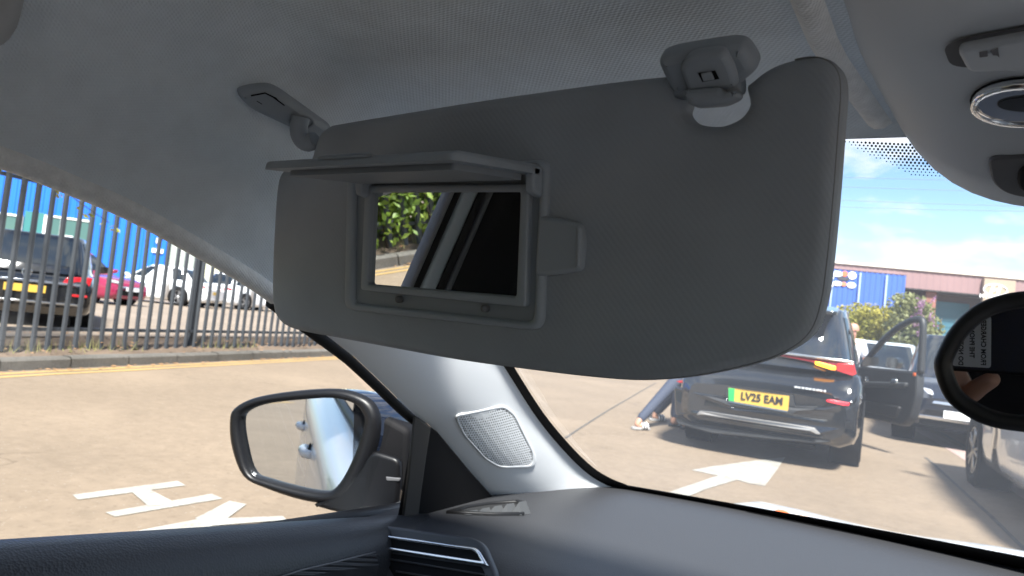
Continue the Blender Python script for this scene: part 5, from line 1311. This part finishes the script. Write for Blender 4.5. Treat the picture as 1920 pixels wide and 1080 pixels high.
srear('indicator', [(1170, 374), (1192, 376), (1294, 404), (1292, 424), (1270, 424), (1172, 392)], 0.060, 0.014, mat('lit_amber', (0.9, 0.4, 0.02), 0.3, emit=((1.0, 0.36, 0.01), 1.6)), 0.004, 0.008)
srear('chrome_strip', [(560, 248), (990, 316), (1402, 374), (1402, 386), (990, 330), (560, 262)], 0.07, 0.016, M_chrome, 0.004, 0.004, tg)
srear('tail_light', [(330, 492), (455, 478), (468, 500), (350, 503)], 0.05, 0.02, M_red, 0.005, 0.01)
srear('reflector', [(1236, 602), (1262, 600), (1376, 622), (1372, 640), (1340, 638), (1240, 614)], -0.02, 0.04, mat('reflector_red', (0.75, 0.02, 0.04), 0.25, emit=None), 0.005, 0.01)
bmp = srear('bumper', [(318, 520), (480, 560), (650, 588), (690, 650), (1000, 672), (1060, 640), (1230, 650), (1400, 600), (1412, 700), (1395, 770), (1200, 812), (700, 742), (465, 692), (330, 700)], -0.005, 0.035, M_sblk, 0.02, 0.04)
srear('plate_recess', [(500, 575), (640, 585), (650, 520), (1040, 575), (1050, 640), (1190, 640), (1160, 662), (1060, 668), (1030, 690), (655, 632)], -0.042, 0.008, M_sgrey, 0.003, 0.01)
pl = srear('number_plate', [(655, 530), (1018, 580), (1010, 668), (655, 606)], -0.053, 0.006, M_yplate, 0.001, 0.006)
srear('green_flash', [(656, 531), (694, 536), (690, 612), (656, 606)], -0.0602, 0.002, mat('plate_green', (0.02, 0.42, 0.10), 0.4), 0.0005, 0.002, pl)
pa, pb = sp_(*zz4(700, 574), -0.0855), sp_(*zz4(1008, 622), -0.0855); pmid = (pa+pb)/2
place_text('plate_lettering', 'LV25 EAM', 0.112, (pmid.x, pmid.y, pmid.z), (1, 0, 0), (0, -1, 0), M_ink, pl, world=False, depth=0.001, bold=0.0035, sx=0.86)
srear('plate_base', [(655, 606), (1010, 668), (1006, 676), (655, 616)], -0.050, 0.008, mat('plate_base', (0.10, 0.13, 0.17), 0.4), 0.002, 0.003)
for k in range(9):
    x = 1048+k*21.5; y = 520+k*3.1
    srear('badge_letter', [(x, y), (x+(15 if k % 3 else 18), y+2), (x+(15 if k % 3 else 18), y+12), (x, y+10)], 0.004, 0.010, mat('badge_silver', (0.7, 0.72, 0.74), 0.35, metal=0.3), 0.002, 0.004, tg)
srear('skid_trim', [(462, 692), (482, 668), (540, 672), (1000, 742), (1165, 768), (1204, 808), (1180, 808), (1140, 788), (980, 764), (520, 692)], -0.055, 0.012, M_srefl, 0.005, 0.01)
srear('lower_valance', [(330, 700), (465, 694), (980, 766), (1180, 812), (1395, 772), (1392, 850), (1180, 860), (560, 800), (335, 745)], 0.02, 0.03, M_sgrey, 0.01, 0.03)
srear('exhaust_guard', [(560, 770), (1180, 870), (1170, 900), (560, 800)], 0.3, 0.03, M_dark, 0.01, 0.01)
put('spoiler', MB().slab(roundpoly([V((-.62, -SL*.50+.02, SH-.10)), V((.62, -SL*.50+.02, SH-.10)), V((.60, -SL*.36, SH-.015)), V((-.60, -SL*.36, SH-.015))], .08, 4), (0, -.3, 1), .035, .015), M_sblk, suv)
put('aerial_fin', MB().slab(roundpoly([V((0, -SL*.36, SH)), V((0, -SL*.31, SH)), V((0, -SL*.35, SH+.07))], .01, 2), (1, 0, 0), .03, .012), M_sblk, suv)
for sx in (-1, 1): put('roof_rail', MB().tube([V((sx*.66, -1.75, SH-.10)), V((sx*.66, -1.5, SH-.01)), V((sx*.66, -.2, SH+.02)), V((sx*.66, .2, SH-.08))], .02, 8), M_chrome, suv)
# open door, hinged at the windscreen pillar
hl_ = MIi @ V((-1.87, 11.0, 0)); hl_.x = SW/2-0.02
oa = math.radians(36); ddir = V((math.sin(oa), -math.cos(oa), 0)); dnn = V((math.cos(oa), math.sin(oa), 0))
def dp(s_, z, o=0.0): return V((hl_.x, hl_.y, 0))+ddir*s_+V((0, 0, z))-dnn*o
M_dtrim = mat('suv_door_trim', (0.018, 0.019, 0.021), 0.5)
od = put('open_door', MB().slab(roundpoly([dp(0, .38), dp(.95, .38), dp(1.08, .50), dp(1.14, .80), dp(1.12, 1.08), dp(0, 1.06)], .06, 4), -dnn, .10, .03), M_dtrim, suv)
put('door_frame', MB().tube(catmull([dp(.02, 1.06, .05), dp(.25, 1.30, .05), dp(.55, 1.55, .05), dp(.82, 1.69, .05), dp(1.02, 1.73, .05), dp(1.09, 1.67, .05), dp(1.11, 1.40, .05), dp(1.12, 1.06, .05)], 5, False), .042, 8), M_dtrim, od)
put('door_pane', MB().tri_poly([dp(.05, 1.08, .05), dp(1.10, 1.08, .05), dp(1.10, 1.40, .05), dp(1.06, 1.62, .05), dp(.82, 1.61, .05), dp(.55, 1.48, .05), dp(.25, 1.25, .05)]), G_side, od)
put('armrest', MB().slab(roundpoly([dp(.20, .78, .10), dp(.98, .86, .10), dp(1.0, .93, .10), dp(.20, .86, .10)], .03, 3), -dnn, .05, .02), mat('armrest_grey', (0.04, 0.042, 0.045), 0.45), od)
put('door_pocket', MB().slab(roundpoly([dp(.12, .46, .10), dp(.85, .46, .10), dp(.92, .62, .10), dp(.12, .60, .10)], .05, 3), -dnn, .04, .02), mat('pocket_black', (0.012, 0.012, 0.013), 0.5), od)
put('pull_handle', MB().slab(roundpoly([dp(.74, .88, .15), dp(.86, .89, .15), dp(.86, .95, .15), dp(.76, .95, .15)], .02, 3), -dnn, .02, .008), M_chrome, od)
put('puddle_lamp', MB().slab(roundpoly([dp(1.06, 1.02, .10), dp(1.10, 1.02, .10), dp(1.10, 1.06, .10), dp(1.06, 1.06, .10)], .01, 2), -dnn, .01, .004), mat('orange_plastic', (0.9, 0.16, 0.03), 0.3), od)
put('wing_mirror', MB().slab(roundpoly([dp(.12, 1.08, -.22), dp(.36, 1.08, -.22), dp(.36, 1.22, -.22), dp(.14, 1.22, -.22)], .05, 3), dnn, .10, .04), M_sblk, od)

# --- cars to the right
dk = make_car('parked_car', 'dark blue black car facing us to the right of the open door', (-0.62, 14.4, 0), heading(.06, -1.0), paint('midnight_paint', (0.010, 0.013, 0.022), 0.08), 'suv', 4.5, 1.86, 1.70, 'cars ahead on the forecourt', R=0.35)
put('splitter', MB().slab([V((-.7, 2.27, .40)), V((.7, 2.27, .40)), V((.66, 2.27, .45)), V((-.66, 2.27, .45))], (0, 1, 0), .03, .01), M_chrome, dk)
make_car('parked_car', 'silver car facing us, framed in the window of the open door', (-2.35, 17.6, 0), heading(.12, -1.0), paint('silver_paint', (0.50, 0.53, 0.56), 0.15), 'hatch', 4.2, 1.78, 1.56, 'cars ahead on the forecourt')
make_car('parked_car', 'pale blue grey car farthest back, between the person and the open door', (-4.0, 21.6, 0), heading(.2, -1.0), paint('pale_blue_paint', (0.38, 0.44, 0.52), 0.15), 'hatch', 4.2, 1.78, 1.52, 'cars ahead on the forecourt')
ph = V((-0.20, 0.98, 0)).normalized(); prx = V((ph.y, -ph.x, 0))
wpos = V((-0.17, 9.05, 0))                     # where the near front wheel stands
cpos = wpos+prx*(0.92-0.095)-ph*(4.4*.295)
make_car('parked_car', 'white car at the right edge, only its front wheel and wing in view', (cpos.x, cpos.y, 0), heading(ph.x, ph.y), paint('white_paint_b', (0.8, 0.8, 0.8)), 'suv', 4.4, 1.84, 1.62, 'cars ahead on the forecourt', R=0.35)

# ================================================================== people
M_skin = mat('skin', (0.50, 0.27, 0.18), 0.5, noise=(20, 0.08))
M_navy = mat('navy_leggings', (0.035, 0.045, 0.075), 0.8)
M_hair = mat('dark_hair', (0.03, 0.02, 0.015), 0.6)
def mirror_x(p): return V((-p.x, p.y, p.z))
def person(label, loc, rz, J, top_m, leg_m, skin_m=M_skin, hair_m=M_hair, scale=1.0, shoe_m=None, stripe=False, group=None):
    """J: joints in the figure's own frame (facing +y, metres, feet on z=0)"""
    t = thing('person', label, 'person', loc, rz, group)
    names = ['pelvis', 'waist', 'chest', 'neck', 'chin', 'head', 'lsh', 'lel', 'lwr', 'lhand', 'rsh', 'rel', 'rwr', 'rhand', 'lhip', 'lknee', 'lank', 'lheel', 'ltoe', 'rhip', 'rknee', 'rank', 'rheel', 'rtoe']
    rad = dict(pelvis=(.155, .12), waist=(.135, .10), chest=(.16, .115), neck=.055, chin=.068, head=.088, lsh=.06, lel=.042, lwr=.03, lhand=.03, rsh=.06, rel=.042, rwr=.03, rhand=.03,
               lhip=.088, lknee=.058, lank=.040, lheel=.042, ltoe=.030, rhip=.088, rknee=.058, rank=.040, rheel=.042, rtoe=.030)
    idx = {n_: i for i, n_ in enumerate(names)}
    ed = [('pelvis', 'waist'), ('waist', 'chest'), ('chest', 'neck'), ('neck', 'chin'), ('chin', 'head'), ('chest', 'lsh'), ('lsh', 'lel'), ('lel', 'lwr'), ('lwr', 'lhand'), ('chest', 'rsh'), ('rsh', 'rel'), ('rel', 'rwr'), ('rwr', 'rhand'),
          ('pelvis', 'lhip'), ('lhip', 'lknee'), ('lknee', 'lank'), ('lank', 'lheel'), ('lheel', 'ltoe'), ('pelvis', 'rhip'), ('rhip', 'rknee'), ('rknee', 'rank'), ('rank', 'rheel'), ('rheel', 'rtoe')]
    def grow_(sel, k, nm, m_):
        ks = [n_ for n_ in names if n_ in sel]; mp = {n_: i for i, n_ in enumerate(ks)}
        rr = [tuple(x+k for x in rad[n_]) if isinstance(rad[n_], tuple) else rad[n_]+k for n_ in ks]
        me = skin_mesh([V(J[n_]) for n_ in ks], [(mp[a], mp[b]) for a, b in ed if a in mp and b in mp], rr, 2)
        return put(nm, me, m_, t)
    grow_(names, 0.0, 'body', skin_m)
    grow_(['pelvis', 'waist', 'chest', 'lsh', 'lel', 'rsh', 'rel'], .030, 'shirt', top_m)
    J2 = dict(J); grow_(['pelvis', 'lhip', 'lknee', 'lank', 'rhip', 'rknee', 'rank'], .018, 'trousers', leg_m)
    h = V(J['head']); up_ = (h-V(J['chin'])).normalized()
    put('hair', MB().lathe([(.001, .112), (.06, .10), (.094, .06), (.104, .01), (.100, -.03)], h, 'z', 16), hair_m, t)
    fw = V((0, 1, 0))
    if 'face' in J: fw = V(J['face']).normalized()
    rt = fw.cross(V((0, 0, 1))).normalized()
    nose = MB(); nose.slab([h+fw*.085+rt*.012-V((0, 0, .05)), h+fw*.085-rt*.012-V((0, 0, .05)), h+fw*.082+V((0, 0, -.005))], fw, .022, .008); put('nose', nose, skin_m, t)
    for s_ in (-1, 1):
        put('eye', MB().lathe([(.001, .008), (.010, .004), (.012, -.004)], h+fw*.086+rt*(.034*s_)+V((0, 0, .0)), 'y', 10), M_hair, t)
        put('ear', MB().lathe([(.001, .008), (.016, .006), (.02, -.01)], h+rt*(.095*s_)-V((0, 0, .02)), 'x', 10), skin_m, t)
    for sd in 'lr':
        a, b = V(J[sd+'heel']), V(J[sd+'toe']); f = (b-a); f.z = 0; f.normalize(); r_ = V((f.y, -f.x, 0)); zb = min(a.z, b.z)-0.042
        def q(k, s2): return a+f*k+r_*s2+V((0, 0, zb-a.z+0.002))
        sole = put('sandal' if stripe else 'shoe', MB().slab(roundpoly([q(-.055, -.035), q(-.055, .035), q(.08, .045), q(.20, .04), q(.215, -.03), q(.08, -.045)], .03, 3), (0, 0, 1), .028 if stripe else .06, .012), shoe_m or M_ink, t)
        mid = (a+b)/2
        if stripe:
            for k in range(5):
                c = a+f*(.075+k*.018); put('strap', MB().tube([c-r_*.052+V((0, 0, -.03)), c-r_*.045+V((0, 0, .015)), c+V((0, 0, .038)), c+r_*.045+V((0, 0, .015)), c+r_*.052+V((0, 0, -.03))], .010, 6), (M_sw if k % 2 == 0 else M_ink), sole)
    # hands: palm with five fingers
    for sd in 'lr':
        wv, hv = V(J[sd+'wr']), V(J[sd+'hand']); d = (hv-wv).normalized(); sdv = d.cross(V((0, 0, 1)))
        if sdv.length < .1: sdv = d.cross(V((0, 1, 0)))
        sdv.normalize(); n2 = d.cross(sdv); mbh_ = MB()
        for k, ln_ in enumerate((.070, .082, .078, .06)):
            b0_ = hv+sdv*(.026-.0175*k); mbh_.tube([b0_, b0_+d*ln_*.5+n2*.004, b0_+d*ln_*.85-n2*.012, b0_+d*ln_-n2*.022], [.0095, .009, .008, .005], 6)
        b0_ = wv.lerp(hv, .6)+sdv*.03; mbh_.tube([b0_, b0_+sdv*.022+d*.02, b0_+sdv*.03+d*.05], [.011, .010, .006], 6)
        put('fingers', mbh_, skin_m, t)
    return t
def stand(h=1.75, lean=0.0, **over):
    k = h/1.75
    J = dict(pelvis=(0, 0, .95), waist=(0, .0, 1.10), chest=(0, .0, 1.32), neck=(0, 0, 1.48), chin=(0, .025, 1.56), head=(0, .02, 1.655), lsh=(-.19, 0, 1.41), lel=(-.25, -.02, 1.12), lwr=(-.24, .10, .90), lhand=(-.235, .14, .83),
             rsh=(.19, 0, 1.41), rel=(.25, -.02, 1.12), rwr=(.24, .10, .90), rhand=(.235, .14, .83), lhip=(-.095, 0, .88), lknee=(-.10, .03, .49), lank=(-.10, -.01, .10), lheel=(-.10, -.03, .05), ltoe=(-.11, .16, .045), rhip=(.095, 0, .88), rknee=(.10, .03, .49), rank=(.10, -.01, .10), rheel=(.10, -.03, .05), rtoe=(.11, .16, .045))
    for a, b in over.items(): J[a] = b
    return {a: tuple(q*k for q in b) for a, b in J.items()}
# man far behind the SUV, white shirt under a dark waistcoat, grey trousers
p = dist(1593, 690, 15.6)
man = person('bald man in white shirt and dark waistcoat standing beyond the black SUV', (p.x, p.y, 0), heading(.25, -.97), stand(1.80), mat('white_shirt', (0.72, 0.74, 0.80), 0.8), mat('grey_trousers', (0.05, 0.05, 0.06), 0.8), skin_m=mat('ruddy_skin', (0.56, 0.26, 0.19), 0.5), hair_m=mat('shaven_scalp', (0.50, 0.25, 0.18), 0.5))
J_ = stand(1.80)
put('waistcoat', skin_mesh([V(J_['pelvis'])+V((0, 0, .08)), V(J_['waist']), V(J_['chest'])], [(0, 1), (1, 2)], [(.175, .14), (.158, .122), (.165, .138)], 2), mat('waistcoat_black', (0.02, 0.02, 0.024), 0.8), man)
put('shirt_front', MB().slab([V((-.035, .128, 1.12)), V((.035, .128, 1.12)), V((.055, .12, 1.47)), V((-.055, .12, 1.47))], (0, 1, 0), .05, .015), MATS['white_shirt'], man)
# person leaning in at the SUV's far side: legs and slides show below the visor
fa = atz(1196, 806, 0); fb = atz(1228, 789, 0)
bx_ = V(((fa.x+fb.x)/2, (fa.y+fb.y)/2, 0))
rzp = heading(.35, .94); Rm = Matrix.Rotation(-rzp, 3, 'Z')
def loc_(p_): return tuple(Rm @ (V(p_)-bx_))
hipw = V((-3.33, 9.05, .88))
def foot(f, dx=0.0): return V(f)
l_ank = V((fa.x, fa.y, .11)); r_ank = V((fb.x, fb.y, .10))
JA = dict(pelvis=loc_(hipw), waist=loc_(hipw+V((.06, .16, .10))), chest=loc_(hipw+V((.12, .36, .22))), neck=loc_(hipw+V((.16, .50, .30))), chin=loc_(hipw+V((.19, .58, .34))), head=loc_(hipw+V((.22, .66, .38))),
          lsh=loc_(hipw+V((-.05, .44, .22))), lel=loc_(hipw+V((.0, .66, .05))), lwr=loc_(hipw+V((.12, .86, .0))), lhand=loc_(hipw+V((.16, .92, .0))), rsh=loc_(hipw+V((.29, .36, .24))), rel=loc_(hipw+V((.36, .60, .06))), rwr=loc_(hipw+V((.36, .82, .02))), rhand=loc_(hipw+V((.37, .89, .02))),
          lhip=loc_(hipw+V((-.08, -.02, -.06))), lknee=loc_((l_ank+hipw)*.5+V((-.05, .03, -.02))), lank=loc_(l_ank), lheel=loc_(l_ank+V((-.02, -.03, -.055))), ltoe=loc_(l_ank+V((.075, .12, -.06))),
          rhip=loc_(hipw+V((.08, .04, -.06))), rknee=loc_((r_ank+hipw)*.5+V((-.02, .12, -.02))), rank=loc_(r_ank), rheel=loc_(r_ank+V((-.02, -.03, -.05))), rtoe=loc_(r_ank+V((.10, .10, -.055))), face=(0, 1, -.2))
person('person in navy leggings and striped slides leaning in beside the black SUV', tuple(bx_), rzp, JA, mat('navy_top', (0.02, 0.022, 0.03), 0.8), M_navy, shoe_m=mat('slide_grey', (0.30, 0.29, 0.28), 0.7), stripe=True)
fc = atz(1252, 800, 0)+V((.12, .1, 0))
person('second person in navy leggings mostly hidden behind the black SUV', (fc.x, fc.y, 0), heading(.3, .95), stand(1.66), mat('navy_top', (0.02, 0.022, 0.03), 0.8), M_navy, shoe_m=M_ink, stripe=True)

# ================================================================== the phone that takes the picture, seen in the mirror
phone = thing('phone', 'black phone with a handwritten white note, reflected in the interior mirror', 'phone', tuple(EYE-FWD*0.012))
def hp_(a, b, c=0.0): return EYE+RGT*a+UPV*b+FWD*(c-0.003)
M_phone = mat('phone_back', (0.010, 0.010, 0.012), 0.4)
put('case', MB().slab(roundpoly([hp_(-.140, -.052, -.010), hp_(.022, -.052, -.010), hp_(.022, .025, -.010), hp_(-.140, .025, -.010)], .010, 5), FWD, .009, .003), M_phone, phone, world=True)
nc = hp_(-.100, -.018, 0.0)
put('note', MB().slab(roundpoly([hp_(-.128, -.046, -.001), hp_(-.078, -.046, -.001), hp_(-.078, .012, -.001), hp_(-.128, .012, -.001)], .004, 3), FWD, .0004, .0002), mat('note_paper', (0.72, 0.74, 0.72), 0.7), phone, world=True)
for k, tx in enumerate(('DO NOT REMOVE', 'THE PHONE', 'FROM CHARGER.')):
    place_text('note_writing', tx, .0088, hp_(-.116+.0145*k, -.017, -.0002), UPV, FWD, M_ink, phone, depth=.0001, bold=.0002, sx=.78)
hand = thing('hand', 'hand holding the phone, one fingertip showing in the interior mirror', 'hand', tuple(hp_(-.16, -.06, -.03)))
hv_ = [hp_(-.185, -.075, -.05), hp_(-.165, -.045, -.035), hp_(-.205, -.12, -.07), hp_(-.22, -.22, -.09)]
verts = [hp_(-.175, -.060, -.045), hp_(-.195, -.115, -.06), hp_(-.21, -.21, -.09)]; edges = [(0, 1), (1, 2)]; rads = [(.030, .018), (.030, .022), (.030, .028)]
def chain(pts, rr):
    b_ = len(verts); verts.extend(pts); rads.extend(rr); edges.append((0, b_)); edges.extend((b_+i, b_+i+1) for i in range(len(pts)-1))
chain([hp_(-.160, -.072, -.022), hp_(-.142, -.068, .004), hp_(-.118, -.062, .010)], [.0105, .0095, .008])       # index finger over the front edge
chain([hp_(-.168, -.045, -.025), hp_(-.152, -.035, .002), hp_(-.135, -.030, .006)], [.0105, .0095, .008])
chain([hp_(-.172, -.025, -.028), hp_(-.156, -.012, .000), hp_(-.140, -.008, .004)], [.010, .009, .0075])
chain([hp_(-.172, -.005, -.034), hp_(-.158, .008, -.004), hp_(-.143, .012, .002)], [.009, .008, .007])
chain([hp_(-.150, -.082, -.050), hp_(-.125, -.070, -.036), hp_(-.095, -.055, -.030)], [.013, .011, .009])
hm = skin_mesh(verts, edges, rads, 2); hm.transform(Matrix.Translation(-V(hand.location)))
put('skin', hm, M_skin, hand)
bpy.context.view_layer.update()
